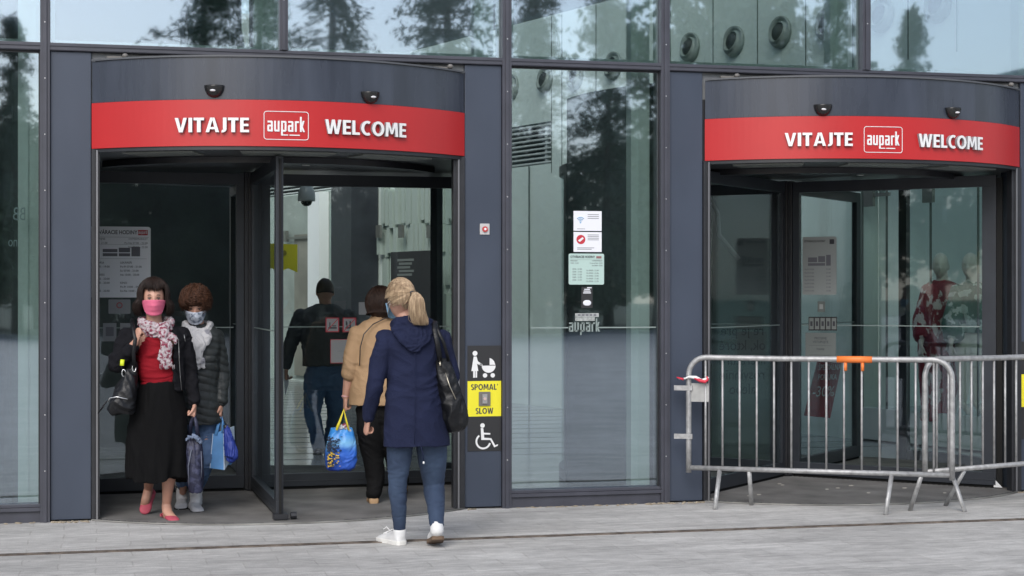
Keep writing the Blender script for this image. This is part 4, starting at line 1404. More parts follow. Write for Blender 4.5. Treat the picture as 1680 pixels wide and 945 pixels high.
def head_mesh(mb, c, f, s=1.0, pitch=0.0, roll=0.0):
    """c centre of skull, f facing unit vector, s scale. Face modelled in the radius"""
    sd = Vector((0, 0, 1)).cross(f) * -1
    Rm = Matrix((sd, f, Vector((0, 0, 1)))).transposed()
    Rp = Matrix.Rotation(pitch, 3, 'X')
    T = Rm @ Rp @ Matrix.Rotation(roll, 3, 'Y')
    rr = []
    V_, U_ = 30, HEADSEG
    for i in range(1, V_):
        t = pi * i / V_
        ring = []
        for j in range(U_):
            a = 2 * pi * j / U_
            d = Vector((sin(t) * cos(a), sin(t) * sin(a), cos(t)))
            x, y, z = d.x * .073, d.y * .094, d.z * .118
            fr = max(0, d.y)
            if z < 0:
                q = -z / .118
                x *= 1 - .32 * q ** 1.6
                y = y * (1 - .10 * q) + .012 * q
                if d.y < 0: y *= 1 - .45 * q
            # nose, brow, eye sockets, lips, chin
            y += .026 * math.exp(-(x / .011) ** 2 - ((z + .030) / .018) ** 2) * (fr > .3)
            y += .012 * math.exp(-(x / .009) ** 2 - ((z + .008) / .022) ** 2) * (fr > .3)
            for sx in (-1, 1):
                y -= .011 * math.exp(-((x - sx * .030) / .016) ** 2 - ((z - .002) / .011) ** 2) * (fr > .3)
                y += .004 * math.exp(-((x - sx * .028) / .02) ** 2 - ((z - .022) / .007) ** 2) * (fr > .3)
            y += .007 * math.exp(-(x / .020) ** 2 - ((z + .062) / .008) ** 2) * (fr > .3)
            y += .008 * math.exp(-(x / .018) ** 2 - ((z + .100) / .014) ** 2) * (fr > .2)
            ring.append(c + T @ (Vector((x, y, z)) * s))
        rr.append(ring)
    mb.rings(rr)
    for sx in (-1, 1):
        ring = []
        e = []
        for k, (r, dx) in enumerate(((.010, -.008), (.022, .0), (.026, .006), (.020, .010))):
            e.append([c + T @ (Vector((sx * (.070 + dx), -.012 + cos(2 * pi * q / 12) * r * .6, -.012 + sin(2 * pi * q / 12) * r)) * s) for q in range(12)])
        mb.rings(e)
    return T


def hand(mb, w_, d, n, th, s=1.0, curl=0.5, spread=.10):
    """w_ wrist, d direction of the palm, n direction the fingers curl to, th side of the thumb"""
    d = d.normalized(); n = (n - d * n.dot(d)).normalized()
    lat = d.cross(n).normalized()
    if lat.dot(th) < 0: lat = -lat
    # palm: flat, wider at the knuckles
    limb(mb, [w_ - d * .01 * s, w_ + d * .03 * s, w_ + d * .085 * s], [.024 * s, .032 * s, .038 * s], [.018 * s, .016 * s, .013 * s], side=lat, seg=14, n=3)
    for i, (L, r) in enumerate(((.070, .0082), (.078, .0086), (.072, .0082), (.056, .0074))):
        off = (1.5 - i) * .0195 * s
        p = w_ + d * .083 * s + lat * off
        a = .25 * curl
        dd = (d + lat * (1.5 - i) * spread * .35).normalized()
        pts = [p - dd * .012 * s]
        pts.append(p)
        for k, fr in enumerate((.45, .30, .25)):
            a += curl
            dr = (dd * cos(a) + n * sin(a)).normalized()
            p = p + dr * L * fr * s
            pts.append(p)
        limb(mb, pts, [r * s] * 2 + [r * .95 * s, r * .88 * s, r * .75 * s], seg=10, n=2)
    p = w_ + d * .022 * s + lat * .020 * s
    d1_ = (d * .75 + lat * .65 + n * .25).normalized(); d2 = (d * .9 + lat * .15 + n * (.25 + .3 * curl)).normalized()
    limb(mb, [p, p + d1_ * .035 * s, p + d1_ * .035 * s + d2 * .028 * s, p + d1_ * .035 * s + d2 * .05 * s + n * .006], [.013 * s, .011 * s, .0095 * s, .008 * s], seg=10, n=2)


def person(loc, label):
    return empty('person', loc, label, 'person')


HAIRM = {}


def hair_mat(name, c1, c2):
    return mat(name, c1, .55, col2=c2, scale=85, cmin=.22, cmax=.80, stretch=(1, 1, .15), detail=3, spec=.3)


def ellip_cap(mb, c, T, rx, ry, rz, cut, s=1.0, down=0.0, jit=.004, seed=1):
    """hair mass: ellipsoid whose face side is pushed inside the skull. cut(dx,dy,dz)->True where the face is"""
    rr = []
    for i in range(1, 26):
        t = pi * i / 26
        ring = []
        for j in range(44):
            a = 2 * pi * j / 44
            d = Vector((sin(t) * cos(a), sin(t) * sin(a), cos(t)))
            k = .72 if cut(d) else 1.0
            nn = noise.noise(Vector((d.x * 9 + seed, d.y * 9, d.z * 2.5)))
            k *= 1 + nn * .05
            z = d.z * rz * k
            if d.z < 0: z -= down * (-d.z) * (1 if k > .8 else 0)
            ring.append(c + T @ (Vector((d.x * rx * k, d.y * ry * k, z)) * s))
        rr.append(ring)
    mb.rings(rr)


def strands(mb, c, T, n, start, path, r=.0035, seed=2):
    rnd = random.Random(seed)
    for i in range(n):
        d = start(rnd)
        pts = [c + T @ p for p in path(rnd, d)]
        m = len(pts)
        rad = [r * (1.0 - .75 * (k / (m - 1)) ** 2) * rnd.uniform(.7, 1.2) for k in range(m)]
        mb.rings(tube_rings(pts, rad, 4), True)


def shoe(mb, heel, toe, w=.042, h=.055, up=None, seg=16, collar=None, sole=.0, mi=0):
    """shoe body from heel to toe; up = up vector of the foot"""
    d = (toe - heel); L = d.length; d.normalize()
    up = (up or Vector((0, 0, 1)))
    up = (up - d * up.dot(d)).normalized()
    sd = d.cross(up)
    rr = []
    prof = ((0, .35, .55), (.03, .72, .8), (.12, .82, 1.0), (.3, .78, 1.0), (.5, .85, .82), (.68, 1.0, .66), (.84, .95, .52), (.94, .72, .42), (1.0, .30, .22))
    for t, ww, hh in prof:
        p = heel + d * L * t
        ring = []
        for k in range(seg):
            a = 2 * pi * k / seg
            x = cos(a) * w * ww; y = sin(a)
            zz = (.5 + .5 * y) * h * hh
            if y < 0: zz = (.5 + .5 * max(y, -.96)) * h * hh * .6
            ring.append(p + sd * x + up * zz)
        rr.append(ring)
    mb.rings(rr, mi=mi)


def sole_part(mb, heel, toe, w=.043, th=.02, up=None):
    d = (toe - heel); L = d.length; d.normalize()
    up = (up or Vector((0, 0, 1))); up = (up - d * up.dot(d)).normalized(); sd = d.cross(up)
    out = []
    prof = [(.0, .0), (.01, .45), (.06, .72), (.2, .80), (.45, .78), (.65, .98), (.85, .92), (.96, .6), (1.0, .0)]
    for t, ww in prof: out.append(heel + d * (L * t) + sd * (w * ww))
    for t, ww in prof[::-1][1:-1]: out.append(heel + d * (L * t) - sd * (w * ww))
    mb.prism([p + up * 0.0 for p in out], up * th)


def face_bits(root, c, T, s=1.0, lookdown=0.0):
    for sx in (-1, 1):
        m = MB(); m.ball(c + T @ (Vector((sx * .030, .074, .001)) * s), .0115 * s, .0122 * s, .0045 * s, 14, 10)
        e = m.build('eye', EYW, root)
        m = MB(); m.ball(c + T @ (Vector((sx * .030, .0835, -.001)) * s), .0055 * s, .0045 * s, .0042 * s, 12, 8); m.build('iris', LIP, e)
        m = MB(); m.tube([c + T @ (Vector((sx * (.014 + .030 * q), .089 - .010 * q * q, .0225 + .005 * sin(pi * q))) * s) for q in (0, .25, .5, .75, 1)], [.0015, .003, .003, .0025, .001], 6)
        m.build('eyebrow', mat('eyebrow', (.03, .018, .012), .7), root)
        m = MB(); m.tube([c + T @ (Vector((sx * (.017 + .026 * q), .087 - .006 * q * q, .004 + .0065 * sin(pi * q))) * s) for q in (0, .25, .5, .75, 1)], .0018, 6)
        m.build('eyelid', mat('eyelash', (.05, .03, .025), .7), root)


def face_mask(root, c, T, m, s=1.0, z0=-.105, z1=-.012, seed=0, pl=True, trim=None):
    """cloth mask as a curved, slightly puffed sheet with thickness"""
    mb = MB(); U_, V_ = 26, 14
    def P(u, v, off):
        z = z0 + (z1 - z0) * v
        a = (u - .5) * 2 * (1.30 if pl else 1.25) * (.62 + .38 * min(1, v / .55) ** .7)
        bulge = .020 * math.exp(-((v - .62) / .33) ** 2) * math.exp(-(a / .55) ** 2)
        rx, ry = .084 - .016 * (1 - v), .100 - .006 * (1 - v)
        k = 1 - .16 * abs(u - .5) * 2 * (1 if v > .5 else -.2)
        zz = z * (1 - .35 * (abs(a) / 1.22) ** 2) - .012 * (abs(a) / 1.22) ** 2
        pleat = .0022 * sin(v * 22) * math.exp(-(a / .8) ** 2) if pl else .0025 * noise.noise(Vector((u * 7 + seed, v * 6, 0)))
        return c + T @ (Vector((sin(a) * (rx + off), cos(a) * (ry + bulge + pleat + off) + .006, zz)) * s)
    rr = []
    for i in range(U_ + 1):
        u = i / U_
        rr.append([P(u, j / V_, .004) for j in range(V_ + 1)] + [P(u, j / V_, .0) for j in range(V_, -1, -1)])
    mb.rings(rr)
    o = mb.build('face_mask', m, root)
    mb = MB()
    for sx in (-1, 1):
        for v in (.1, .9):
            a = P(1 if sx > 0 else 0, v, .003); b = c + T @ (Vector((sx * .080, -.02, -.005)) * s)
            mb.tube([a, a.lerp(b, .5) + T @ Vector((sx * .004, 0, 0)), b], .0018, 6)
    mb.build('ear_loop', trim or WHT, o)
    return o


def sleeve(mb, S, E_, W_, rs, re, rw, side=None):
    S, E_, W_ = Vector(S), Vector(E_), Vector(W_)
    limb(mb, [S, S.lerp(E_, .5), E_, E_.lerp(W_, .5), W_], [rs, rs * .93, re, (re + rw) / 2, rw], seg=20, n=5)


def arm(mb, S, E_, W_, k=1.0):
    S, E_, W_ = Vector(S), Vector(E_), Vector(W_)
    limb(mb, [S, S.lerp(E_, .45), E_, E_.lerp(W_, .3), W_], [.040 * k, .038 * k, .034 * k, .035 * k, .024 * k], seg=16, n=4)


def leg(mb, Hp, K, A, k=1.0):
    Hp, K, A = Vector(Hp), Vector(K), Vector(A)
    limb(mb, [Hp, Hp.lerp(K, .5), K, K.lerp(A, .3), K.lerp(A, .7), A], [.085 * k, .072 * k, .052 * k, .054 * k, .040 * k, .033 * k], seg=18, n=4)


def torso_body(mb, pts, f, k=1.0):
    """pts: pelvis, waist, chest, shoulder line, neck base, neck top"""
    limb(mb, pts, [.140 * k, .115 * k, .138 * k, .125 * k, .060 * k, .052 * k], [.095 * k, .080 * k, .088 * k, .062 * k, .058 * k, .055 * k], side=Vector((1, 0, 0)), seg=24, n=5)


def profile_torso(mb, lv, y0, seg=40, power=2.3, fold=None, opening=None, thick=.014, mi=0, n=3):
    """lv: list of (py, px_left, px_right, half_depth[, ydelta]) read on the photo; closed rings or open C sections"""
    L = []
    for q in lv:
        py, a, b, hd = q[:4]; dy = q[4] if len(q) > 4 else 0
        A_, B_ = at(a, py, y0 + dy), at(b, py, y0 + dy)
        L.append(((A_ + B_) / 2, abs(B_.x - A_.x) / 2, hd, (q[5] if len(q) > 5 else 0)))
    cs = cr([q[0] for q in L], n); ws_ = cr([q[1] for q in L], n); ds = cr([float(q[2]) for q in L], n); op = cr([float(q[3]) for q in L], n)
    rr = []
    tot = len(cs)
    for i, (c, w_, d_, o_) in enumerate(zip(cs, ws_, ds, op)):
        ring = []
        def pt(a, k=1.0, dw=0):
            x, y = sin(a), -cos(a)
            x = math.copysign(abs(x) ** (2 / power), x); y = math.copysign(abs(y) ** (2 / power), y)
            fo = fold(a, i / (tot - 1)) if fold else 0
            return c + Vector((x * (w_ - dw + fo), y * (d_ - dw + fo), 0))
        if opening is None:
            for k in range(seg): ring.append(pt(2 * pi * k / seg))
        else:
            a0 = o_
            for k in range(seg): ring.append(pt(a0 + (2 * pi - 2 * a0) * k / (seg - 1)))
            for k in range(seg - 1, -1, -1): ring.append(pt(a0 + (2 * pi - 2 * a0) * k / (seg - 1), dw=thick))
        rr.append(ring)
    mb.rings(rr, True, mi)
    return rr


# ---------- person 1: woman in a pink mask, walking out towards us
def woman_pink_mask():
    y0 = -.12
    P = lambda px, py, dy=0: at(px, py, y0 + dy)
    root = person((P(262, 860).x, y0, 0), 'woman in a pink mask, red top, black jacket and long black skirt walking out')
    f = Vector((0, -1, 0)); X = Vector((1, 0, 0)); UP = Vector((0, 0, 1))
    hc = P(252, 489, -.02)
    b = MB()
    T = head_mesh(b, hc, f, .98, R_(-3))
    torso_body(b, [P(260, 672), P(260, 628), P(258, 580), P(254, 545), P(253, 531), P(252, 512)], f)
    SR, ER, WR = P(207, 548), P(188, 600, -.05), P(222, 562, -.17)
    SL, EL, WL_ = P(300, 546), P(313, 606, .02), P(319, 662, -.03)
    arm(b, SR, ER, WR); arm(b, SL, EL, WL_)
    hand(b, WR, Vector((.25, -.15, .9)), Vector((.6, .35, .05)), Vector((.1, .9, .9)), .92, 1.15)
    hand(b, WL_, Vector((-.02, -.1, -1)), Vector((-.9, .1, 0)), Vector((0, -1, 0)), .92, 1.15)
    # front (planted) leg, image right; trailing leg, image left
    fa, ft = gr(271, 851), gr(290, 864)
    fa.z = .0
    ankF = P(274, 838, -.02); ankF = Vector((ankF.x, fa.y - .02, .095))
    leg(b, P(274, 680), P(279, 758, -.03), ankF, .92)
    rt = gr(235, 847); rt.z = .012
    heelB = Vector((at(248, 815, rt.y + .12).x, rt.y + .115, at(248, 812, rt.y + .12).z))
    ankB = heelB + Vector((-.02, -.035, .045))
    leg(b, P(240, 680), at(247, 758, y0 + .02), ankB, .92)
    hF = Vector((ankF.x - .005, ankF.y + .045, .0)); tF = Vector((gr(290, 863).x, ankF.y - .185, .0))
    limb(b, [ankF, ankF + Vector((.008, -.045, -.045)), tF + Vector((-.01, .085, .022))], [.034, .034, .026], [.034, .026, .013], side=X, seg=14)
    limb(b, [hF + Vector((0, 0, .03)), hF + Vector((.01, -.09, .025))], [.027, .028], seg=12)
    limb(b, [ankB, ankB.lerp(rt, .5) + Vector((0, -.012, .02)), rt + Vector((0, .055, .04))], [.032, .032, .024], [.032, .025, .012], side=X, seg=14)
    remesh(b, 'body', SKIN, root, .0052, 3)
    face_bits(root, hc, T, .98)
    # shoes
    PK = mat('pink_suede', (.47, .075, .115), .65, bump=.1, bscale=200)
    m = MB(); shoe(m, hF, tF, .043, .052); 
    for q in (-1, 1): limb(m, [hF + Vector((q * .02, -.0, .03)), hF + Vector((q * .033, -.05, .034)), hF + Vector((q * .036, -.11, .030))], [.008, .007, .007], seg=8, n=3)
    limb(m, [hF + Vector((-.02, .01, .02)), hF + Vector((0, .026, .035)), hF + Vector((.02, .01, .02))], [.012, .014, .012], [.02, .022, .02], seg=10)
    remesh(m, 'shoe', PK, root, .005, 2)
    m = MB(); upB = (Vector((0, -1, .9))).normalized()
    hB = heelB + Vector((0, .01, .0)); shoe(m, hB, rt, .042, .048, up=Vector((0, -1, .6)))
    limb(m, [hB + Vector((-.02, -.01, .01)), hB + Vector((0, .012, .035)), hB + Vector((.022, -.01, .01))], [.012, .014, .012], [.02, .022, .02], seg=10)
    remesh(m, 'shoe', PK, root, .005, 2)
    # skirt
    def fold(a, t):
        k = max(0, (t - .35) / .65)
        return k * (.013 * sin(a * 7 + 1.0) + .008 * sin(a * 13 + 2 + t * 3)) + .004 * sin(a * 3 + t * 9)
    m = MB()
    rr = profile_torso(m, [(626, 225, 297, .118), (645, 221, 301, .128), (675, 214, 306, .140), (700, 211, 308, .145), (735, 209, 309, .15, .01), (765, 208, 309, .155, .015), (786, 209, 309, .16, .02)], y0, 72, 2.1, fold, n=5)
    # uneven hem
    base = len(m.v) - 72
    for k in range(72):
        a = 2 * pi * k / 72; v = Vector(m.v[base + k]); v.z += -.022 * sin(a * 3 + 2.4) - .012 * sin(a * 7 + 1); m.v[base + k] = tuple(v)
    SK = mat('black_skirt', (.0045, .0045, .005), .9, bump=.3, bscale=240, spec=.15)
    remesh(m, 'skirt', SK, root, .007, 3, folds(.016, 6, 6, 1.8, 3, .08))
    # red top
    m = MB()
    profile_torso(m, [(554, 238, 268, .075, -.025), (566, 229, 282, .10, -.01), (585, 224, 290, .122), (605, 226, 291, .118), (620, 227, 294, .112), (640, 232, 291, .098)], y0, 48, 2.2, n=4)
    remesh(m, 'top', mat('red_knit', (.235, .006, .014), .8, bump=.4, bscale=240, spec=.2), root, .006, 3, folds(.013, 4, 3, 17, 1, .12))
    # jacket: open C section with sleeves
    JK = mat('black_jacket', (.006, .006, .0085), .85, bump=.5, bscale=200, spec=.2)
    m = MB()
    profile_torso(m, [(532, 230, 278, .075, .01, .9), (541, 210, 298, .105, .0, .72), (556, 199, 307, .122, .0, .60), (580, 200, 305, .132, 0, .60), (605, 203, 304, .132, 0, .58), (628, 205, 304, .134, 0, .62), (641, 207, 304, .135, 0, .70)], y0, 60, 2.3, opening=True, thick=.016, n=4)
    sleeve(m, SR + Vector((.012, 0, -.008)), ER, WR + Vector((-.01, .02, -.03)), .064, .054, .038)
    sleeve(m, SL + Vector((-.012, 0, -.008)), EL, WL_ + Vector((0, 0, .012)), .064, .050, .038)
    jk = remesh(m, 'jacket', JK, root, .0058, 3, folds(.013, 8, 8, 11, 5, .12))
    m = MB(); m.tube([P(293, 556, -.135), P(294, 590, -.140), P(296, 620, -.142), P(298, 640, -.142)], .0016, 6); m.tube([P(302, 549, -.116), P(304, 560, -.122)], .0025, 6)
    m.build('zip', mat('zip_steel', (.3, .3, .3), .4, metal=.8), jk)
    # hair
    HM = hair_mat('dark_brown_hair', (.006, .0035, .003), (.026, .013, .009))
    m = MB()
    cut = lambda d: d.y > .18 and d.z < .50 and abs(d.x) < .92
    ellip_cap(m, hc + Vector((.002, .012, .016)), T, .098, .110, .118, cut, down=.02)

    def st(r):
        return r.uniform(-pi, pi)

    def path(r, a):
        front = abs(((a - pi / 2 + pi) % (2 * pi)) - pi)       # 0 at the face
        pts = []
        L = r.uniform(.9, 1.1)
        rx, ry, rz = .103 + r.uniform(-.010, .010), .112 + r.uniform(-.010, .008), .127
        if front < .92:
            tmax = (1.16 if front > .45 else 1.24) + r.uniform(-.20, .10)                  # fringe stops over the eyes
            drop = 0
        else:
            tmax = 1.75; drop = r.uniform(.07, .125)
        wv = r.uniform(0, 6)
        for k in range(7):
            t = .10 + (tmax - .10) * k / 6
            aa = a + .04 * sin(t * 4 + wv)
            pts.append(Vector((cos(aa) * sin(t) * rx, sin(aa) * sin(t) * ry + .0 - .012, cos(t) * rz + .018)))
        if drop:
            last = pts[-1]
            for k in range(1, 5):
                q = k / 4
                pts.append(last + Vector((cos(a) * ((.022 + .012 * sin(wv)) * sin(q * 2.8) + .010 * sin(wv * 2) * q * q), sin(a) * .012 * sin(q * 2.4) - .004 * q, -drop * q)))
        return pts
    strands(m, hc, T, 1300, st, path, .0027, 4)
    m.build('hair', HM, root)
    face_mask(root, hc, T, mat('pink_mask', (.60, .12, .21), .8, bump=.2, bscale=150), .98, z0=-.118, z1=-.006, trim=mat('mask_loop', (.7, .75, .9), .6))
    # scarf: thick patterned ring with a hanging knot and tail
    SC = mat('scarf_print', (.44, .39, .41), .85, col2=(.20, .03, .06), scale=52, cmin=.47, cmax=.60, bump=.5, bscale=90)
    m = MB()
    c = P(256, 527, -.01)
    for dz, rx, ry, r in ((0, .098, .088, .032), (-.030, .098, .090, .030), (-.055, .080, .085, .026)):
        ring = [c + Vector((rx * cos(a), -ry * sin(a) * 1.0, dz - .038 * max(0, sin(a)) * (1 + .4 * cos(a)))) for a in [2 * pi * k / 22 for k in range(22)]]
        rr = []
        for i, p in enumerate(ring):
            t = (ring[(i + 1) % 22] - ring[i - 1]).normalized(); a_, b_ = frame_for(t, UP)
            rr.append([p + a_ * cos(2 * pi * k / 12) * r + b_ * sin(2 * pi * k / 12) * r * .8 for k in range(12)])
        m.rings(rr, closed=True)
    limb(m, [P(268, 540, -.11), P(268, 552, -.135)], [.036, .034], [.03, .028], seg=14)
    limb(m, [P(268, 550, -.13), P(272, 566, -.145), P(270, 585, -.145), P(273, 598, -.14)], [.026, .040, .046, .040], [.018, .018, .015, .010], side=X, seg=18)
    limb(m, [P(274, 548, -.13), P(286, 555, -.135), P(288, 563, -.13)], [.022, .022, .012], [.012, .012, .008], side=UP, seg=12)
    remesh(m, 'scarf', SC, root, .005, 1, folds(.010, 26, 26, 18, 2, .4))
    m = MB()
    for k in range(16):
        p = P(262 + k * 1.6, 597 + 2 * sin(k), -.142); m.tube([p, p + Vector((.002 * sin(k * 3), 0, -.03))], .0016, 4)
    m.build('fringe', SC, root)
    # watch band
    return SR, ER, WR, SL, EL, WL_, y0


SR, ER, WR, SL, EL, WL_, yA = woman_pink_mask()
PA = lambda px, py, dy=0: at(px, py, yA + dy)
# her black handbag
LEA = mat('black_leather', (.006, .0065, .008), .45, bump=.35, bscale=45, rvar=.1, spec=.35)
bag = empty('handbag', PA(198, 676, -.12), 'black leather handbag with a silver zip under the arm of the woman in pink', 'handbag')
m = MB()
profile_torso(m, [(605, 208, 223, .03), (618, 200, 225, .05), (640, 187, 224, .075), (658, 179, 222, .09), (672, 175, 221, .085), (680, 180, 218, .06)], yA - .13, 32, 2.6, n=4)
remesh(m, 'bag_body', LEA, bag, .006, 3, folds(.014, 9, 9, 7, 3, .1))
m = MB(); m.tube([PA(221, 606, -.15), PA(219, 580, -.185), PA(222, 556, -.2), PA(219, 540, -.16), PA(216, 528, -.09), PA(217, 523, -.02), PA(218, 530, .06), PA(214, 560, .13)], .013, 8, side=Vector((1, 0, 0)), flat=.35)
m.tube([PA(203, 612, -.13), PA(198, 596, -.12), PA(206, 585, -.11)], .007, 8)
m.build('strap', LEA, bag)
m = MB(); m.tube([PA(177, 660, -.185), PA(180, 653, -.20), PA(192, 651, -.225), PA(210, 655, -.22)], .0035, 6)
for px, py in ((220, 604), (203, 612)): m.tube([PA(px + 3 * cos(a), py + 6 * sin(a), -.155) for a in [k * pi / 5 for k in range(11)]], .0035, 6)
m.build('zip', mat('zip_bright', (.75, .75, .75), .25, metal=.8), bag)
m = MB(); m.tube([PA(176, 657, -.18), PA(168, 668, -.16), PA(161, 678, -.15)], [.004, .007, .005], 6); m.build('tassel', LEA, bag)
m = MB(); m.tube([PA(201, 590, -.15), PA(200, 600, -.16)], .014, 8, flat=.4); m.build('neon_tag', mat('neon', (.62, .72, .02), .5), bag)
# dark folded shopping bag in her left hand
sbag = empty('shopping_bag', PA(318, 808, -.03), 'dark navy patterned shopping bag carried low by the woman in the pink mask', 'shopping bag')
NV = mat('navy_print', (.014, .016, .040), .6, col2=(.045, .05, .10), scale=22, cmin=.5, cmax=.6, bump=.3, bscale=30)
m = MB()
profile_torso(m, [(716, 308, 329, .020, .0), (730, 305, 332, .045), (760, 306, 333, .055), (790, 309, 333, .05), (804, 311, 331, .035), (808, 314, 328, .02)], yA - .03, 28, 2.6, n=4)
remesh(m, 'bag_body', NV, sbag, .005, 2, folds(.014, 14, 14, 3, 3, .15))
m = MB()
for dx in (-1, 1):
    m.tube([PA(318, 680, -.055), PA(318 + dx * 4, 692, -.05 - dx * .02), PA(318 + dx * 7, 720, -.03 - dx * .03)], [.009, .012, .016], 8, side=Vector((1, 0, 0)), flat=.5)
m.build('handle', NV, sbag)
m = MB(); limb(m, [PA(305, 722, -.07), PA(312, 716, -.08), PA(322, 718, -.085), PA(330, 726, -.08)], [.006, .014, .018, .012], seg=10)
remesh(m, 'light_lining', mat('lining_blue', (.14, .18, .27), .6), sbag, .004, 1, folds(.01, 30, 30, 30, 1))
m = MB(); m.tube([PA(314, 738, -.09), PA(309, 765, -.09), PA(310, 795, -.085)], .004, 6); m.tube([PA(330, 740, -.075), PA(331, 765, -.085), PA(330, 785, -.08)], .003, 6); m.build('pale_piping', mat('piping', (.12, .13, .17), .7), sbag)


# ---------- person 2: woman in the grey quilted coat
def woman_grey_coat():
    y0 = .27
    P = lambda px, py, dy=0: at(px, py, y0 + dy)
    root = person((P(318, 840).x, y0, 0), 'woman in a dark grey quilted coat and patterned mask looking down, walking behind')
    f = Vector((-.1, -1, 0)).normalized(); X = Vector((1, 0, 0)); UP = Vector((0, 0, 1))
    hc = P(321, 500, -.05)
    b = MB()
    T = head_mesh(b, hc, f, .95, R_(-24))
    torso_body(b, [P(325, 680), P(325, 635), P(325, 590), P(325, 556), P(324, 540), P(322, 522, -.03)], f, .98)
    S1, E1, W1_ = P(352, 556), P(362, 612, .03), P(362, 662, -.05)
    S2, E2, W2_ = P(298, 556), P(292, 612, .02), P(294, 655, -.08)
    arm(b, S1, E1, W1_); arm(b, S2, E2, W2_)
    hand(b, W1_, Vector((.05, -.1, -1)), Vector((-.9, .2, 0)), Vector((0, -1, 0)), .9, 1.1)
    hand(b, W2_, Vector((0, -.2, -1)), Vector((.9, .1, 0)), Vector((0, -1, 0)), .9, .8)
    aR = Vector((gr(321, 836).x, gr(321, 838).y + .10, .10)); aL = Vector((gr(298, 830).x, gr(298, 838).y + .12, .12))
    leg(b, P(340, 690), P(336, 755, -.05), aR, .78); leg(b, P(312, 690), P(308, 750, .0), aL, .78)
    remesh(b, 'body', SKIN, root, .0052, 3)
    face_bits(root, hc, T, .95)
    JN = mat('mid_blue_jeans', (.060, .115, .23), .8, col2=(.13, .21, .36), scale=7, cmin=.35, cmax=.75, bump=.3, bscale=220, detail=3)
    m = MB()
    K = P(336, 755, -.05)
    limb(m, [P(340, 685), P(338, 720), K, K.lerp(aR, .5), aR + Vector((0, 0, .06))], [.088, .080, .064, .055, .048], seg=22, n=5)
    K = P(308, 750)
    limb(m, [P(312, 685), P(310, 720), K, K.lerp(aL, .5), aL + Vector((0, 0, .06))], [.088, .080, .064, .055, .048], seg=22, n=5)
    remesh(m, 'jeans', JN, root, .006, 3, folds(.007, 9, 9, 22, 2, .1))
    BT = mat('pale_suede', (.58, .58, .60), .8, bump=.2, bscale=150, var=.08, scale=20)
    BC = mat('boot_cuff', (.50, .48, .46), .8, col2=(.05, .05, .06), scale=60, cmin=.45, cmax=.52)
    for px, py, ank, lean in ((326, 843, aR, .10), (296, 839, aL, -.02)):
        t = gr(px, py); t.z = 0 if px > 310 else .004
        h = Vector((ank.x - lean * .2, t.y + .245, 0 if px > 310 else .02)); 
        m = MB(); shoe(m, h, t + Vector((0, 0, 0)), .048, .075)
        limb(m, [Vector((ank.x, h.y - .05, .05)), Vector((ank.x, h.y - .05, .17))], [.044, .045], [.050, .050], side=X, seg=18)
        o = remesh(m, 'boot', BT, root, .006, 3, folds(.004, 14, 14, 20, 1))
        m = MB(); limb(m, [Vector((ank.x, h.y - .05, .145)), Vector((ank.x, h.y - .05, .205))], [.049, .050], [.054, .054], side=X, seg=20); remesh(m, 'boot_cuff', BC, o, .005, 1, folds(.006, 40, 40, 40))
        m = MB(); sole_part(m, h + Vector((0, .004, -.001)), t + Vector((0, -.004, -.001)), .050, .016); m.build('sole', RUB, o)
    # coat
    GC = mat('grey_quilt', (.026, .030, .031), .5, var=.15, scale=9, bump=.3, bscale=70, spec=.4)
    m = MB()
    profile_torso(m, [(531, 306, 341, .075, .0), (541, 292, 360, .10), (556, 288, 366, .125), (590, 292, 361, .140), (625, 292, 358, .135), (660, 288, 362, .150), (695, 286, 364, .155)], y0, 44, 2.3, n=4)
    sleeve(m, S1, E1, W1_ + Vector((0, 0, .015)), .074, .063, .050); sleeve(m, S2, E2, W2_ + Vector((0, 0, .015)), .074, .063, .050)

    def quilt(co, n):
        w = co.x * 1.0
        q = abs(sin((co.z * 1.0 + .18 * w + .02 * noise.noise(co * 6)) * pi / .052))
        q2 = abs(sin((co.x * .8 - co.z * .25 + co.y * .7) * pi / .10))
        return .010 * (min(q, 1) ** .5 - .7) + .005 * (q2 ** .4 - .8) + .007 * noise.noise(co * 16)
    remesh(m, 'coat', GC, root, .0058, 2, quilt)
    # scarf
    SCm = mat('white_scarf', (.46, .455, .47), .85, col2=(.22, .22, .25), scale=9, cmin=.58, cmax=.66, bump=.4, bscale=60)
    m = MB(); c = P(324, 537, -.02)
    for dz, rx, ry, r in ((0.015, .088, .082, .032), (-.02, .092, .088, .032)):
        ring = [c + Vector((rx * cos(a), -ry * sin(a), dz - .045 * max(0, sin(a)))) for a in [2 * pi * k / 20 for k in range(20)]]
        rr = []
        for i, p in enumerate(ring):
            t = (ring[(i + 1) % 20] - ring[i - 1]).normalized(); a_, b_ = frame_for(t, UP)
            rr.append([p + a_ * cos(2 * pi * k / 12) * r + b_ * sin(2 * pi * k / 12) * r * .8 for k in range(12)])
        m.rings(rr, closed=True)
    limb(m, [P(318, 545, -.10), P(322, 562, -.16), P(322, 585, -.165), P(323, 602, -.16)], [.060, .066, .050, .034], [.03, .024, .018, .012], side=X, seg=20)
    limb(m, [P(336, 545, -.09), P(340, 556, -.13), P(334, 566, -.15)], [.035, .034, .02], seg=14)
    limb(m, [P(324, 585, -.165), P(331, 594, -.17), P(335, 603, -.165)], [.030, .028, .016], [.012, .012, .008], side=X, seg=14)
    remesh(m, 'scarf', SCm, root, .0052, 1, folds(.010, 18, 18, 14, 4, .3))
    # hair: short and wavy
    HM = hair_mat('auburn_hair', (.020, .009, .005), (.10, .040, .020))
    m = MB()
    cut = lambda d: d.y > .42 and d.z < .02 and abs(d.x) < .70
    ellip_cap(m, hc + Vector((0, .006, .022)), T, .096, .108, .104, cut, jit=.01, seed=5)

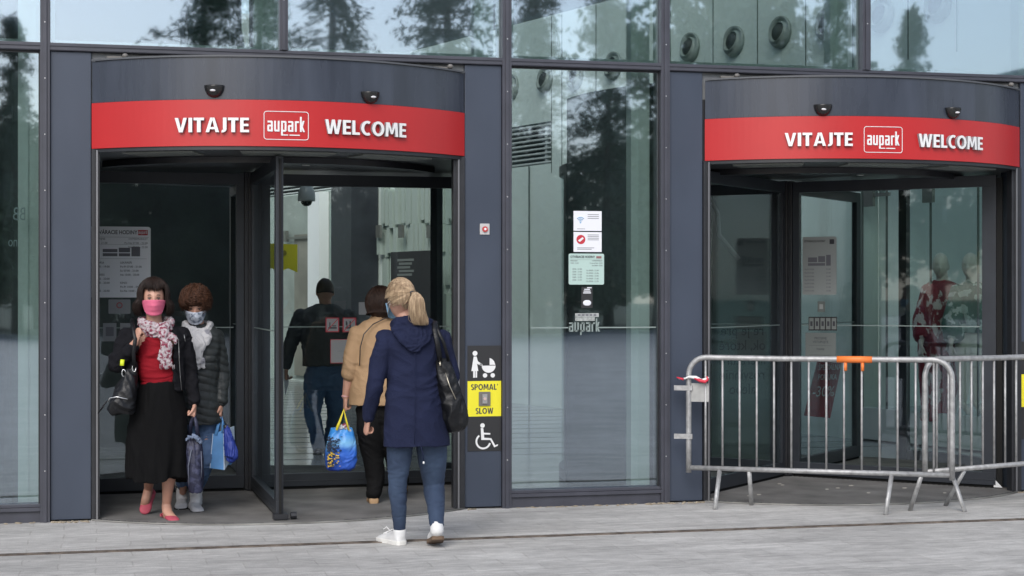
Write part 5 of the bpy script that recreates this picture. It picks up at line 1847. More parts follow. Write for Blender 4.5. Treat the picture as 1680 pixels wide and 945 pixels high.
    def st(r): return (r.uniform(-pi, pi), r.uniform(.05, 1.3))

    def path(r, q):
        a, t0 = q
        front = abs(((a - pi / 2 + pi) % (2 * pi)) - pi)
        tmax = (1.25 if front < .7 else 1.9) + r.uniform(-.22, .14)
        pts = []; ph = r.uniform(0, 6); am = r.uniform(.004, .012); rad = r.uniform(.95, 1.12)
        for k in range(9):
            t = t0 + (tmax - t0) * k / 8
            aa = a + .30 * sin(k * 1.1 + ph)
            rr = rad * (1 + .11 * sin(k * 1.6 + ph))
            pts.append(Vector((cos(aa) * sin(t) * .099 * rr, sin(aa) * sin(t) * .110 * rr - .01, cos(t) * .110 * rr + .020)))
        return pts
    strands(m, hc, T, 1000, st, path, .0030, 9)
    m.build('hair', HM, root)
    face_mask(root, hc, T, mat('patterned_mask', (.50, .54, .62), .7, col2=(.13, .16, .22), scale=40, cmin=.45, cmax=.6), .97, z0=-.115, z1=-.010, pl=False, trim=mat('mask_loop2', (.2, .22, .26), .6))
    return W1_, y0


W1_, yB = woman_grey_coat()
PB = lambda px, py, dy=0: at(px, py, yB + dy)
bb = empty('shopping_bag', PB(364, 770, -.06), 'light blue shopping bag carried by the woman in the grey coat', 'shopping bag')
LB = mat('light_blue_bag', (.10, .28, .58), .45, var=.15, scale=8, bump=.15, bscale=20)
LB2 = mat('white_blue_side', (.52, .62, .74), .5, var=.1, scale=8)
m = MB()
y1 = -.10
q = [PB(350, 712, y1), PB(366, 706, y1), PB(367, 771, y1), PB(345, 768, y1)]
m.prism(q, (.0, .012, 0))
q = [PB(350, 712, y1 + .15), PB(384, 700, y1 + .15), PB(380, 762, y1 + .15), PB(345, 768, y1 + .15)]
m.prism(q, (0, .006, 0))
m.build('front_panel', LB, bb)
m = MB()
a0, a1, a2, a3 = PB(366, 706, y1), PB(367, 771, y1), PB(384, 745, y1 + .15), PB(383, 699, y1 + .15)
m.prism([a0, a1, a2, a3], (.006, 0, 0)); a0, a1, a2, a3 = PB(350, 712, y1), PB(345, 768, y1), PB(345, 766, y1 + .15), PB(350, 710, y1 + .15)
m.prism([a0, a1, a2, a3], (-.005, 0, 0)); m.build('side_panel', LB2, bb)
m = MB()
for (xa, xb, dy) in ((354, 363, y1 - .004), (356, 374, y1 + .15)):
    m.tube([PB(xa, 714, dy), PB(360, 690, dy * .7), PB(363, 674, -.06), PB(366, 690, dy * .7), PB(xb + 2, 710, dy)], .012, 8, side=Vector((1, 0, 0)), flat=.4)
m.build('handle', LB, bb)
um = empty('folded_umbrella', PB(376, 730, -.12), 'folded dark blue umbrella hanging beside the light blue shopping bag', 'umbrella')
m = MB(); limb(m, [PB(372, 700, -.12), PB(374, 715, -.13), PB(378, 735, -.135), PB(380, 748, -.13), PB(378, 753, -.13)], [.016, .030, .042, .046, .030], seg=22, n=4)
remesh(m, 'canopy_cloth', mat('umbrella_blue', (.018, .04, .26), .55, bump=.2, bscale=50), um, .004, 1, folds(.010, 40, 40, 6, 2, .2))
m = MB(); m.tube([PB(371, 704, -.12), PB(370, 697, -.12)], .017, 10); m.tube([PB(370, 697, -.12), PB(366, 684, -.1), PB(364, 674, -.07)], .004, 6); m.build('grip', BLK, um)


# ---------- person 3: man in the hall, seen through the glass
def man_inside():
    y0 = 4.4
    P = lambda px, py, dy=0: at(px, py, y0 + dy)
    root = person((P(530, 745).x, y0, 0), 'man in a dark pullover and blue jeans walking away inside, behind the glass')
    f = Vector((0, 1, 0)); X = Vector((1, 0, 0)); UP = Vector((0, 0, 1))
    hc = P(533, 479)
    b = MB(); T = head_mesh(b, hc, f, 1.1, R_(-10))
    torso_body(b, [P(530, 612), P(528, 580), P(532, 545), P(534, 515), P(534, 503), P(533, 492)], f, 1.12)
    S1, E1, W1 = P(495, 518), P(477, 565, -.02), P(470, 604, .02)
    S2, E2, W2 = P(572, 518), P(584, 562, .0), P(578, 600, .1)
    arm(b, S1, E1, W1, 1.1); arm(b, S2, E2, W2, 1.1)
    hand(b, W1, Vector((-.05, .2, -1)), Vector((.9, .1, 0)), Vector((0, 1, 0)), 1.05, .8); hand(b, W2, Vector((.05, .4, -1)), Vector((-.9, .1, 0)), Vector((0, 1, 0)), 1.05, .7)
    a1 = P(523, 735); a1.z = .10; a2 = P(540, 735, .25); a2.z = .10
    leg(b, P(518, 620), P(514, 680), a1, .85); leg(b, P(545, 620), P(550, 675, .15), a2, .85)
    remesh(b, 'body', SKIN, root, .006, 3)
    SW = mat('dark_pullover', (.10, .104, .105), .85, bump=.3, bscale=150, spec=.2)
    m = MB(); profile_torso(m, [(499, 519, 549, .08), (508, 500, 567, .11), (522, 488, 580, .145), (550, 492, 577, .16), (580, 496, 572, .155), (600, 497, 570, .15)], y0, 44, 2.3, n=4)
    sleeve(m, S1, E1, W1 + Vector((0, 0, .02)), .082, .068, .045); sleeve(m, S2, E2, W2 + Vector((0, 0, .02)), .082, .068, .045)
    remesh(m, 'pullover', SW, root, .008, 3, folds(.010, 8, 8, 12, 2, .1))
    m = MB(); limb(m, [P(518, 615), P(516, 645), P(513, 680), P(519, 708), a1 + Vector((0, 0, -.03))], [.115, .105, .08, .072, .066], seg=22, n=4); limb(m, [P(545, 615), P(549, 645, .05), P(551, 678, .15), P(545, 708, .2), a2 + Vector((0, 0, -.03))], [.115, .108, .085, .074, .066], seg=22, n=4)
    limb(m, [P(532, 600), P(532, 622)], [.165, .165], [.12, .12], side=X)
    remesh(m, 'jeans', mat('dark_blue_jeans', (.09, .155, .27), .8, var=.2, scale=5, bump=.2, bscale=150), root, .008, 3, folds(.009, 7, 7, 16, 2, .1))
    for a in (a1, a2):
        m = MB(); shoe(m, Vector((a.x, a.y - .07, 0)), Vector((a.x + .01, a.y + .22, 0)), .05, .08); remesh(m, 'shoe', BLK, root, .007, 2)
    m = MB(); ellip_cap(m, hc + Vector((0, -.006, .012)), T, .088, .112, .122, lambda d: d.y > .35 and d.z < .45 or d.z < -.35); m.build('hair', hair_mat('black_hair', (.045, .032, .026), (.085, .06, .045)), root)
    pp = empty('paper_slip', P(470, 640), 'white slip of paper held by the man behind the glass', 'paper')
    m = MB(); m.prism([P(464, 607, .03), P(470, 607, .03), P(474, 628, .03), P(468, 650, .03)], (0, .004, 0)); m.build('sheet', PAPER, pp)


man_inside()


# ---------- person 4: woman in the tan jacket
def woman_tan():
    y0 = .42
    P = lambda px, py, dy=0: at(px, py, y0 + dy)
    root = person((P(620, 825).x, y0, 0), 'brown haired woman in a tan jacket and black trousers walking in')
    f = Vector((.15, 1, 0)).normalized(); X = Vector((1, 0, 0)); UP = Vector((0, 0, 1))
    hc = P(624, 501)
    b = MB(); T = head_mesh(b, hc, f, .95, R_(-8))
    torso_body(b, [P(622, 672), P(622, 630), P(622, 585), P(622, 552), P(623, 538), P(624, 520)], f, 1.0)
    S1, E1, W1 = P(588, 548), P(574, 606, -.02), P(567, 652, .03)
    S2, E2, W2 = P(655, 548), P(664, 605, .0), P(660, 650, .08)
    arm(b, S1, E1, W1, 1.08); arm(b, S2, E2, W2, 1.05)
    hand(b, W1, Vector((-.04, .05, -1)), Vector((.9, .1, 0)), Vector((0, 1, 0)), .95, 1.1); hand(b, W2, Vector((0, .2, -1)), Vector((-.9, .1, 0)), Vector((0, 1, 0)), .95, .7)
    g1 = gr(614, 829); g2 = gr(662, 818)
    a1 = Vector((g1.x, g1.y + .05, .09)); a2 = Vector((g2.x, g2.y + .10, .15))
    leg(b, P(608, 680), P(614, 755, .05), a1, .8); leg(b, P(636, 680), P(648, 750, .08), a2, .8)
    remesh(b, 'body', SKIN, root, .0055, 3)
    BKt = mat('black_trousers', (.0045, .0045, .005), .85, bump=.3, bscale=150, spec=.2)
    m = MB()
    limb(m, [P(606, 672), P(607, 705), P(612, 750, .04), P(616, 790, .03), a1 + Vector((0, -.01, -.02))], [.100, .098, .080, .066, .056], seg=24, n=5)
    limb(m, [P(636, 672), P(640, 705), P(648, 750, .08), P(655, 785, .1), a2 + Vector((0, 0, -.01))], [.100, .096, .078, .066, .056], seg=24, n=5)
    limb(m, [P(622, 655), P(622, 680)], [.14, .14], [.11, .11], side=X)
    remesh(m, 'trousers', BKt, root, .007, 3, folds(.007, 8, 8, 9, 6, .1))
    TS = mat('tan_suede', (.42, .27, .15), .8)
    for g, a, hh in ((g1, a1, .0), (g2, a2, .06)):
        m = MB(); h = Vector((g.x, g.y, hh)); shoe(m, h, h + Vector((.02, .235, -hh + .002)), .046, .075); o = remesh(m, 'shoe', TS, root, .006, 2)
        m = MB(); sole_part(m, h + Vector((0, -.003, -.002)), h + Vector((.02, .24, -hh)), .047, .014); m.build('sole', mat('tan_sole', (.16, .09, .05), .7), o)
    TN = mat('tan_cotton', (.36, .235, .135), .85, var=.06, scale=5, bump=.4, bscale=150, spec=.2)
    m = MB(); profile_torso(m, [(523, 604, 642, .065), (531, 592, 654, .095), (545, 578, 668, .125), (575, 580, 664, .140), (610, 578, 662, .140), (640, 574, 664, .150), (664, 572, 664, .155)], y0, 48, 2.3, n=4)
    M_ = E1.lerp(W1, .12)
    limb(m, [S1, S1.lerp(E1, .5), E1, M_], [.076, .070, .062, .058], seg=20, n=4); limb(m, [S2, S2.lerp(E2, .5), E2, E2.lerp(W2, .2)], [.076, .070, .062, .058], seg=20, n=4)
    limb(m, [E1.lerp(W1, .02), E1.lerp(W1, .16)], [.065, .066], seg=20)
    limb(m, [P(610, 523), P(624, 520, -.06), P(638, 523)], [.02, .024, .02], seg=12)
    remesh(m, 'jacket', TN, root, .006, 2, folds(.008, 6, 6, 7, 9, .10))
    m = MB(); m.tube([P(652, 520, -.05), P(632, 522, -.10), P(612, 532, -.13), P(597, 548, -.155), P(591, 570, -.15), P(590, 600, -.12)], .0038, 6); m.build('bag_strap', BLK, root)
    m = MB(); m.tube([W1 + Vector((.026 * cos(k * pi / 8), .026 * sin(k * pi / 8), .01)) for k in range(17)], .006, 8); m.build('wristband', mat('pink_band', (.62, .36, .36), .5), root)
    HM = hair_mat('brown_hair', (.010, .006, .004), (.042, .020, .013))
    m = MB(); ellip_cap(m, hc + Vector((0, -.004, .016)), T, .097, .108, .114, lambda d: d.y > .4 and d.z < .35, down=.02)

    def st(r): return (r.uniform(-pi, pi), r.uniform(.05, 1.2))

    def path(r, q):
        a, t0 = q; front = abs(((a - pi / 2 + pi) % (2 * pi)) - pi); tmax = 1.2 if front < .7 else 2.1
        pts = []; ph = r.uniform(0, 6); rad = r.uniform(.98, 1.12)
        for k in range(8):
            t = t0 + (tmax - t0) * k / 7; aa = a + .10 * sin(k * 1.0 + ph)
            pts.append(Vector((cos(aa) * sin(t) * .101 * rad, sin(aa) * sin(t) * .110 * rad - .004, cos(t) * .121 * rad + .014)))
        pts.append(pts[-1] + Vector((cos(a) * .012, sin(a) * .012, -.016)))
        return pts
    strands(m, hc, T, 1000, st, path, .0030, 12); m.build('hair', HM, root)
    return W1, y0


W1t, yD = woman_tan()
PD = lambda px, py, dy=0: at(px, py, yD + dy)
tb = empty('shopping_bag', PD(560, 771, -.04), 'blue printed shopping bag with yellow handles held by the woman in tan', 'shopping bag')
BP = mat('beach_print', (.05, .22, .60), .35, bump=.1, bscale=20)
bpm = BP.node_tree
bb_ = bpm.nodes['Principled BSDF']
tc = bpm.nodes.new('ShaderNodeTexCoord'); sx_ = bpm.nodes.new('ShaderNodeSeparateXYZ'); ra = bpm.nodes.new('ShaderNodeValToRGB'); mr_ = bpm.nodes.new('ShaderNodeMapRange')
nzz = bpm.nodes.new('ShaderNodeTexNoise'); nzz.inputs['Scale'].default_value = 9
mad = bpm.nodes.new('ShaderNodeMath'); mad.operation = 'MULTIPLY_ADD'; mad.inputs[1].default_value = .12
bpm.links.new(tc.outputs['Object'], sx_.inputs[0]); bpm.links.new(tc.outputs['Object'], nzz.inputs['Vector'])
bpm.links.new(nzz.outputs['Fac'], mad.inputs[0]); bpm.links.new(sx_.outputs['Z'], mad.inputs[2])
mr_.inputs['From Min'].default_value = .04; mr_.inputs['From Max'].default_value = .44
bpm.links.new(mad.outputs[0], mr_.inputs[0]); bpm.links.new(mr_.outputs[0], ra.inputs[0])
e = ra.color_ramp.elements
e[0].position = 0; e[0].color = (.03, .06, .42, 1); e[1].position = 1; e[1].color = (.12, .42, .80, 1)
for p_, c_ in ((.15, (.05, .14, .62, 1)), (.38, (.03, .14, .58, 1)), (.55, (.22, .52, .85, 1)), (.72, (.04, .26, .72, 1))):
    q = e.new(p_); q.color = c_
bpm.links.new(ra.outputs[0], bb_.inputs['Base Color'])
m = MB()
profile_torso(m, [(702, 543, 577, .035, -.02), (715, 539, 581, .055, -.03), (735, 535, 584, .07, -.03), (755, 534, 585, .07, -.03), (768, 536, 581, .055, -.03), (772, 541, 576, .035, -.03)], yD, 32, 3.0, n=4)
remesh(m, 'bag_body', BP, tb, .005, 1, folds(.008, 10, 10, 8, 2, .1))
m = MB()
for dy, xa, xb in ((-.10, 552, 572), (.03, 550, 574)):
    m.tube([PD(xa, 706, dy), PD(558, 690, dy * .8), PD(564, 672, -.01), PD(568, 690, dy * .8), PD(xb, 706, dy)], .009, 8, side=Vector((1, 0, 0)), flat=.35)
m.build('handle', mat('yellow_handle', (.72, .60, .03), .5), tb)
m = MB(); random.seed(8)
for k in range(240):
    px, py = 537 + abs(random.gauss(0, 10)), random.uniform(716, 767)
    if px > 562: continue
    c = PD(px, py, -.108 + .0); m.ball(c, random.uniform(.002, .010), .004, random.uniform(.002, .008), 6, 4, 0 if py > 742 and random.random() < .6 else 1)
m.build('print_motif', [mat('motif_yellow', (.75, .50, .06), .5), mat('motif_dark', (.02, .03, .06), .5)], tb)
m = MB(); limb(m, [PD(556, 704, -.05), PD(564, 698, -.055), PD(573, 706, -.05)], [.016, .022, .016], seg=12); remesh(m, 'contents', mat('contents_red', (.30, .05, .09), .7, col2=(.6, .6, .62), scale=20, cmin=.45, cmax=.5), tb, .004, 1, folds(.01, 25, 25, 25))


# ---------- person 5: woman in the navy parka
def woman_navy():
    y0 = -1.66
    P = lambda px, py, dy=0: at(px, py, y0 + dy)
    root = person((P(680, 890).x, y0, 0), 'blonde woman with a ponytail in a navy parka and blue jeans, nearest the camera')
    f = Vector((-.38, 1, 0)).normalized(); X = Vector((1, 0, 0)); UP = Vector((0, 0, 1))
    hc = P(657, 492)
    b = MB(); T = head_mesh(b, hc, f, .97, R_(-4))
    torso_body(b, [P(682, 680), P(682, 630), P(680, 585), P(679, 552), P(674, 540), P(663, 518)], f, 1.0)
    S1, E1, W1 = P(634, 556), P(616, 625, -.03), P(604, 688, .05)
    S2, E2, W2 = P(722, 556), P(738, 615, -.02), P(734, 668, .10)
    arm(b, S1, E1, W1); arm(b, S2, E2, W2)
    hand(b, W1, Vector((-.12, .25, -.9)), Vector((.9, .2, .1)), Vector((0, 1, 0)), .9, 1.0); hand(b, W2, Vector((0, .4, -.9)), Vector((-.9, .1, 0)), Vector((0, 1, 0)), .9, .8)
    g1 = gr(646, 893); g2 = gr(719, 900)
    a1 = Vector((gr(652, 890).x, g1.y - .01, .105)); a2 = Vector((at(716, 860, g2.y + .03).x, g2.y + .02, .150))
    K1, K2 = P(652, 800, .04), P(712, 800, .10)
    leg(b, P(658, 700), K1, a1, .72); leg(b, P(706, 700), K2, a2, .72)
    remesh(b, 'body', SKIN, root, .0052, 3)
    JN = mat('blue_denim', (.018, .032, .068), .85, col2=(.042, .070, .125), scale=5, cmin=.35, cmax=.7, bump=.3, bscale=220, detail=3)
    m = MB()
    limb(m, [P(658, 700), P(658, 700).lerp(K1, .5), K1.lerp(P(658,700), .1), K1.lerp(a1, .15), K1.lerp(a1, .42) + Vector((0, -.012, 0)), a1 + Vector((0, 0, -.015))], [.088, .076, .059, .058, .051, .036], seg=26, n=5)
    limb(m, [P(706, 700), P(706, 700).lerp(K2, .5), K2.lerp(P(706,700), .1), K2.lerp(a2, .15), K2.lerp(a2, .42) + Vector((0, -.012, 0)), a2 + Vector((0, 0, -.015))], [.105, .092, .068, .066, .058, .043], seg=26, n=5)
    remesh(m, 'jeans', JN, root, .0062, 3, folds(.0035, 9, 9, 19, 2, .2))
    WS = mat('white_trainer', (.66, .66, .66), .5, bump=.1, bscale=120)
    # left trainer flat, toes pointing up-left; right trainer lifted on its toe, sole towards us
    h1 = Vector((a1.x + .012, g1.y - .045, .0)); t1 = h1 + Vector((-.105, .235, 0))
    m = MB(); shoe(m, h1, t1, .047, .085); limb(m, [a1 + Vector((0, 0, -.055)), a1 + Vector((0, 0, -.02))], [.042, .042], seg=16)
    o = remesh(m, 'trainer', WS, root, .0055, 2)
    m = MB(); sole_part(m, h1 + Vector((.003, -.008, -.001)), t1 + Vector((-.003, .006, -.001)), .052, .026); m.build('sole', mat('white_sole', (.70, .69, .66), .6), o, .003)
    m = MB()
    for k in range(4):
        c = h1.lerp(t1, .42 + k * .09) + Vector((0, 0, .078 - k * .008)); m.tube([c + Vector((-.022, -.01, 0)), c + Vector((.0, .0, .008)), c + Vector((.022, .01, 0))], .003, 6)
    c = a1 + Vector((-.05, .0, -.03)); m.tube([c + Vector((-.05, 0, -.01)), c + Vector((-.02, 0, .01)), c, c + Vector((-.03, .01, .035)), c + Vector((-.05, .01, .02))], .003, 6)
    m.build('laces', WHT, o)
    t2 = Vector((g2.x + .006, g2.y + .165, .004)); h2 = Vector((a2.x, a2.y - .055, .075)); up2 = Vector((0, -.25, 1))
    h2 = Vector((gr(718, 900).x, g2.y - .01, .060)); 
    m = MB(); shoe(m, h2 + Vector((0, 0, .010)), t2 + Vector((0, 0, .012)), .048, .088); limb(m, [a2 + Vector((0, -.012, -.045)), a2 + Vector((0, 0, -.01))], [.042, .042], seg=16)
    o = remesh(m, 'trainer', WS, root, .0055, 2)
    m = MB(); sole_part(m, h2 + Vector((0, -.01, -.004)), t2 + Vector((0, .01, -.002)), .053, .024); m.build('sole', mat('brown_sole', (.13, .085, .055), .8), o, .003)
    # parka
    NVY = mat('navy_cotton', (.012, .016, .043), .85, var=.15, scale=6, bump=.45, bscale=150, spec=.2)
    m = MB()
    profile_torso(m, [(534, 660, 700, .07), (541, 644, 714, .10), (553, 632, 726, .118), (575, 634, 724, .130), (610, 635, 721, .128), (650, 632, 725, .132), (690, 630, 731, .142), (731, 627, 736, .152)], y0, 52, 2.3, lambda a, t: .006 * t * sin(a * 5 + 1), n=4)
    sleeve(m, S1, E1, W1 + Vector((0, 0, .01)), .070, .058, .044); sleeve(m, S2, E2, W2 + Vector((0, 0, .01)), .070, .058, .044)
    pk = remesh(m, 'parka', NVY, root, .0060, 2, folds(.0105, 5, 5, 6, 4, .10))
    # hood: folded V of cloth on the back
    m = MB()
    limb(m, [P(646, 533, .02), P(655, 531, -.07), P(676, 528, -.095), P(698, 531, -.07), P(706, 533, .02)], [.035, .040, .042, .040, .035], [.028, .03, .032, .03, .028], side=UP, seg=16, n=4)
    limb(m, [P(648, 540, -.08), P(662, 556, -.135), P(679, 574, -.155)], [.028, .032, .020], [.020, .022, .014], seg=14)
    limb(m, [P(708, 540, -.08), P(696, 556, -.135), P(681, 574, -.155)], [.028, .032, .020], [.020, .022, .014], seg=14)
    limb(m, [P(678, 536, -.09), P(679, 552, -.13), P(680, 570, -.15)], [.105, .078, .022], [.035, .028, .012], side=X, seg=22)
    remesh(m, 'hood', NVY, pk, .0058, 1, folds(.011, 12, 12, 16, 7, .1))
    m = MB(); m.tube([P(690, 731, -.165), P(694, 745, -.17), P(695, 757, -.165)], .003, 6); m.ball(P(695, 759, -.165), .006, .006, .009, 8, 6, 1); m.build('drawcord', [NVY, WHT], pk)
    m = MB(); m.tube([P(681, 578, -.150), P(681, 640, -.160), P(680, 700, -.168), P(680, 729, -.172)], .0022, 5); m.build('back_seam', NVY, pk)
    # hair pulled to a ponytail
    HM = hair_mat('blonde_hair', (.17, .105, .060), (.62, .47, .31))
    tie = T.inverted() @ (P(675, 482, -.095) - hc)
    m = MB()
    ellip_cap(m, hc + Vector((.002, -.006, .010)), T, .082, .104, .120, lambda d: d.y > .30 and d.z < .62 or (d.z < -.35), seed=3)

    def st(r): return (r.uniform(-pi, pi), r.uniform(.25, 2.0))

    def path(r, q):
        a, t0 = q
        front = abs(((a - pi / 2 + pi) % (2 * pi)) - pi)
        if front < .8: t0 = min(t0, .95)
        elif front < 1.5: t0 = min(t0, 1.55)
        s0 = Vector((cos(a) * sin(t0), sin(a) * sin(t0), cos(t0)))
        e0 = Vector((tie.x / .086, tie.y / .108, tie.z / .122)).normalized()
        pts = []; rad = r.uniform(1.0, 1.07)
        for k in range(9):
            u = k / 8
            d = s0.lerp(e0, u)
            if d.length < .2: d = d + Vector((0, 0, .5))
            d.normalize()
            pts.append(Vector((d.x * .085 * rad, d.y * .107 * rad - .004, d.z * .123 * rad + .008)))
        pts.append(tie + Vector((r.uniform(-.006, .006), r.uniform(-.006, .006), r.uniform(-.008, .008))))
        return pts
    strands(m, hc, T, 1000, st, path, .0020, 15)
    # tail, in world space
    rnd = random.Random(21)
    tw = P(675, 482, -.10)
    for k in range(420):
        a = rnd.uniform(0, 2 * pi); q = rnd.random() ** .5
        o1 = Vector((cos(a), sin(a) * .7, 0)) * q
        ln = rnd.uniform(.72, 1.08)
        mid = P(684, 490, -.150); lo = P(684, 507, -.150); en = P(682 + 12 * rnd.random(), 507 + 20 * ln, -.145)
        pts = [tw + o1 * .006, tw + Vector((.016, -.028, .010)) + o1 * .014, mid + o1 * .040, lo + o1 * .052, en + o1 * .040 + Vector((.006 * rnd.uniform(-1, 1), 0, 0)), en + o1 * .026 + Vector((.022 * rnd.random(), 0, -.020))]
        pts = cr(pts, 2)
        mm = len(pts)
        m.rings(tube_rings(pts, [.0021 * (1 - .7 * (i / (mm - 1)) ** 2) for i in range(mm)], 4), True)
    m.build('hair', HM, root)
    m = MB(); m.tube([tw + Vector((.003, -.006, 0)) + Vector((.011 * cos(k * pi / 6), .004, .013 * sin(k * pi / 6))) for k in range(13)], .006, 8); m.build('hair_tie', BLK, root)
    face_mask(root, hc, T, mat('surgical_mask_blue', (.30, .52, .72), .7), .97, z0=-.112, z1=-.012)
    return S2


S2e = woman_navy()
PE = lambda px, py, dy=0: at(px, py, -1.66 + dy)
sh_ = empty('shoulder_bag', PE(742, 711, -.12), 'large black leather shoulder bag of the blonde woman in navy', 'handbag')
m = MB()
profile_torso(m, [(588, 716, 737, .03), (605, 715, 744, .055), (635, 718, 753, .075), (665, 722, 762, .085), (685, 727, 767, .085), (700, 731, 766, .075), (710, 736, 757, .045)], -1.66 - .06, 34, 2.6, n=4)
remesh(m, 'bag_body', LEA, sh_, .006, 3, folds(.016, 8, 8, 5, 6, .1))
m = MB()
m.tube([PE(722, 594, -.12), PE(718, 565, -.15), PE(713, 540, -.13), PE(713, 527, -.05), PE(715, 530, .05), PE(722, 560, .12)], .016, 8, side=Vector((1, 0, 0)), flat=.3)
m.tube([PE(736, 592, -.10), PE(728, 562, -.14), PE(717, 540, -.125), PE(714, 528, -.04)], .010, 8, side=Vector((1, 0, 0)), flat=.4)
m.build('strap', LEA, sh_)
m = MB(); m.tube([PE(731, 612, -.135), PE(738, 634, -.15), PE(748, 655, -.155)], .003, 6); m.tube([PE(722, 592, -.12), PE(722, 600, -.135)], .006, 6); m.build('zip', mat('zip_gold', (.55, .5, .4), .3, metal=.8), sh_)


# ------------------------------------------------------------------ mannequins in the shop window
def mannequin(px, label, dress_m, depth, facing, pt):
    sc_ = ws(px)
    yy = wpt(sc_, -depth).y
    P = lambda x, y, dy=0: at(x, y, yy + dy)
    root = empty('mannequin', (P(px, 600).x, yy, .34), label, 'mannequin')
    MN = mat('mannequin_cream', (.62, .58, .52), .4)
    hc = P(px, 436)
    f = facing
    b = MB(); T = head_mesh(b, hc, f, 1.12)
    limb(b, [P(px + 2, 445), P(px + 3, 462)], [.055, .062], seg=16)
    limb(b, [P(px + 3, 462), P(px + 3, 470), P(px + 2, 500), P(px, 545), P(px, 580)], [.07, .17, .17, .14, .18], [.06, .09, .12, .10, .12], side=Vector((1, 0, 0)), seg=20)
    for sg in (-1, 1):
        S, E_, W_ = P(px + 3 + sg * 24, 475), P(px + 2 + sg * 31, 525), P(px + sg * 32, 565, -.1)
        arm(b, S, E_, W_, 1.0)
        hand(b, W_, Vector((sg * .1, -.1, -1)), Vector((-sg, 0, 0)), Vector((0, -1, 0)), 1.0, .35)
    zb = Vector((0, 0, .36))
    for sg in (-1, 1):
        K = P(px + sg * 11, 640); A = Vector((K.x, yy + .02, .45)); leg(b, P(px + sg * 12, 580), K, A); limb(b, [A, Vector((A.x, yy - .12, .37))], [.035, .035], [.03, .02], side=Vector((1, 0, 0)))
    remesh(b, 'body', MN, root, .008, 2)
    m = MB()
    profile_torso(m, pt, yy, 52, 2.2, lambda a, t: t * (.02 * sin(a * 6) + .012 * sin(a * 11 + 2)), n=4)
    for sg in (-1, 1):
        S, E_ = P(px + 3 + sg * 22, 476), P(px + 2 + sg * 32, 530)
        limb(m, [S, S.lerp(E_, .5), E_, E_ + Vector((0, -.03, -.12))], [.08, .09, .10, .11], seg=18)
    remesh(m, 'dress', dress_m, root, .009, 2, folds(.012, 8, 8, 3, 1, .1))
    m = MB(); m.disc((P(px, 600).x, yy, .342), .17, .012, 'z', 28); m.build('base_plate', mat('base_glass', (.4, .45, .44), .3), root)


mannequin(1543, 'mannequin in a long dark red dress with white flowers in the shop window', mat('red_floral', (.20, .010, .022), .7, col2=(.55, .50, .48), scale=11, cmin=.52, cmax=.56, detail=6, stretch=(1, 1, .6)), .55, Vector((-.6, -1, 0)).normalized(),
          [(460, 1534, 1556, .07), (466, 1522, 1567, .10), (480, 1515, 1573, .14), (530, 1512, 1574, .17), (580, 1512, 1574, .19), (640, 1516, 1566, .19), (690, 1518, 1560, .18)])
mannequin(1592, 'mannequin in a green and white patterned blouse at the right of the shop window', mat('green_print', (.03, .12, .085), .7, col2=(.42, .50, .46), scale=11, cmin=.52, cmax=.57, detail=5), .75, Vector((-.8, -.8, 0)).normalized(),
          [(462, 1584, 1606, .07), (468, 1574, 1614, .10), (485, 1567, 1620, .14), (530, 1570, 1618, .15), (545, 1572, 1616, .15)])

# ------------------------------------------------------------------ across the plaza (reflected in the glass)
LEAF = [mat('needles', (.085, .12, .085), .8, var=.4, scale=.6), mat('broad_leaves', (.080, .12, .062), .7, var=.4, scale=.8)]
BARK = mat('bark', (.06, .045, .035), .9, var=.3, scale=6)


def tree_meshes(kind, H, seed):
    rnd = random.Random(seed)
    tr, cw = MB(), MB()
    tr.tube([Vector((0, 0, 0)), Vector((.05, .02, H * .3)), Vector((0, .05, H * .65)), Vector((.02, 0, H * .95))], [.28, .22, .13, .03], 10)
    if kind == 0:
        for i in range(34):
            z = H * (.12 + .86 * (i + rnd.uniform(-.5, .5)) / 33); R = (1 - i / 34) * H * .23 * rnd.uniform(.7, 1.15) + .25
            for k in range(7):
                if rnd.random() < .25: continue
                a = rnd.uniform(0, 2 * pi); R2 = R * rnd.uniform(.55, 1.25); tip = Vector((cos(a) * R2, sin(a) * R2, z - R2 * rnd.uniform(.0, .4)))
                tr.tube([Vector((0, 0, z)), tip * .5 + Vector((0, 0, z * .5 + .05)), tip], [.03, .02, .006], 4)
                for q in range(60):
                    u = rnd.uniform(.12, 1.02); c = Vector((0, 0, z)).lerp(tip, u) + Vector((rnd.gauss(0, .20), rnd.gauss(0, .20), rnd.gauss(-.12, .20)))
                    s = rnd.uniform(.05, .14); v1 = Vector((rnd.uniform(-1, 1), rnd.uniform(-1, 1), rnd.uniform(-1.2, .3))).normalized() * s * 1.9; v2 = v1.orthogonal().normalized() * s * .45
                    cw.add([c - v1, c + v2, c + v1, c - v2], [(0, 1, 2, 3)])
    else:
        cl = []
        for i in range(24):
            a = rnd.uniform(0, 2 * pi); z = H * rnd.uniform(.30, .95); R = H * .30 * math.sqrt(max(.05, 1 - ((z / H - .6) / .42) ** 2)) * rnd.uniform(.3, 1)
            c = Vector((cos(a) * R, sin(a) * R, z)); cl.append((c, rnd.uniform(.7, 1.5)))
            tr.tube([Vector((0, 0, H * .25 + z * .15)), c * .6 + Vector((0, 0, z * .25)), c], [.08, .05, .015], 5)
        for c0, r in cl:
            for q in range(170):
                d = Vector((rnd.gauss(0, 1), rnd.gauss(0, 1), rnd.gauss(0, 1))).normalized() * r * rnd.uniform(.55, 1.05)
                c = c0 + d; s = rnd.uniform(.07, .16); v1 = Vector((rnd.uniform(-1, 1), rnd.uniform(-1, 1), rnd.uniform(-1, 1))).normalized() * s; v2 = v1.orthogonal().normalized() * s
                cw.add([c - v1, c + v2, c + v1, c - v2], [(0, 1, 2, 3)])
    return tr.mesh('trunk'), cw.mesh('crown')


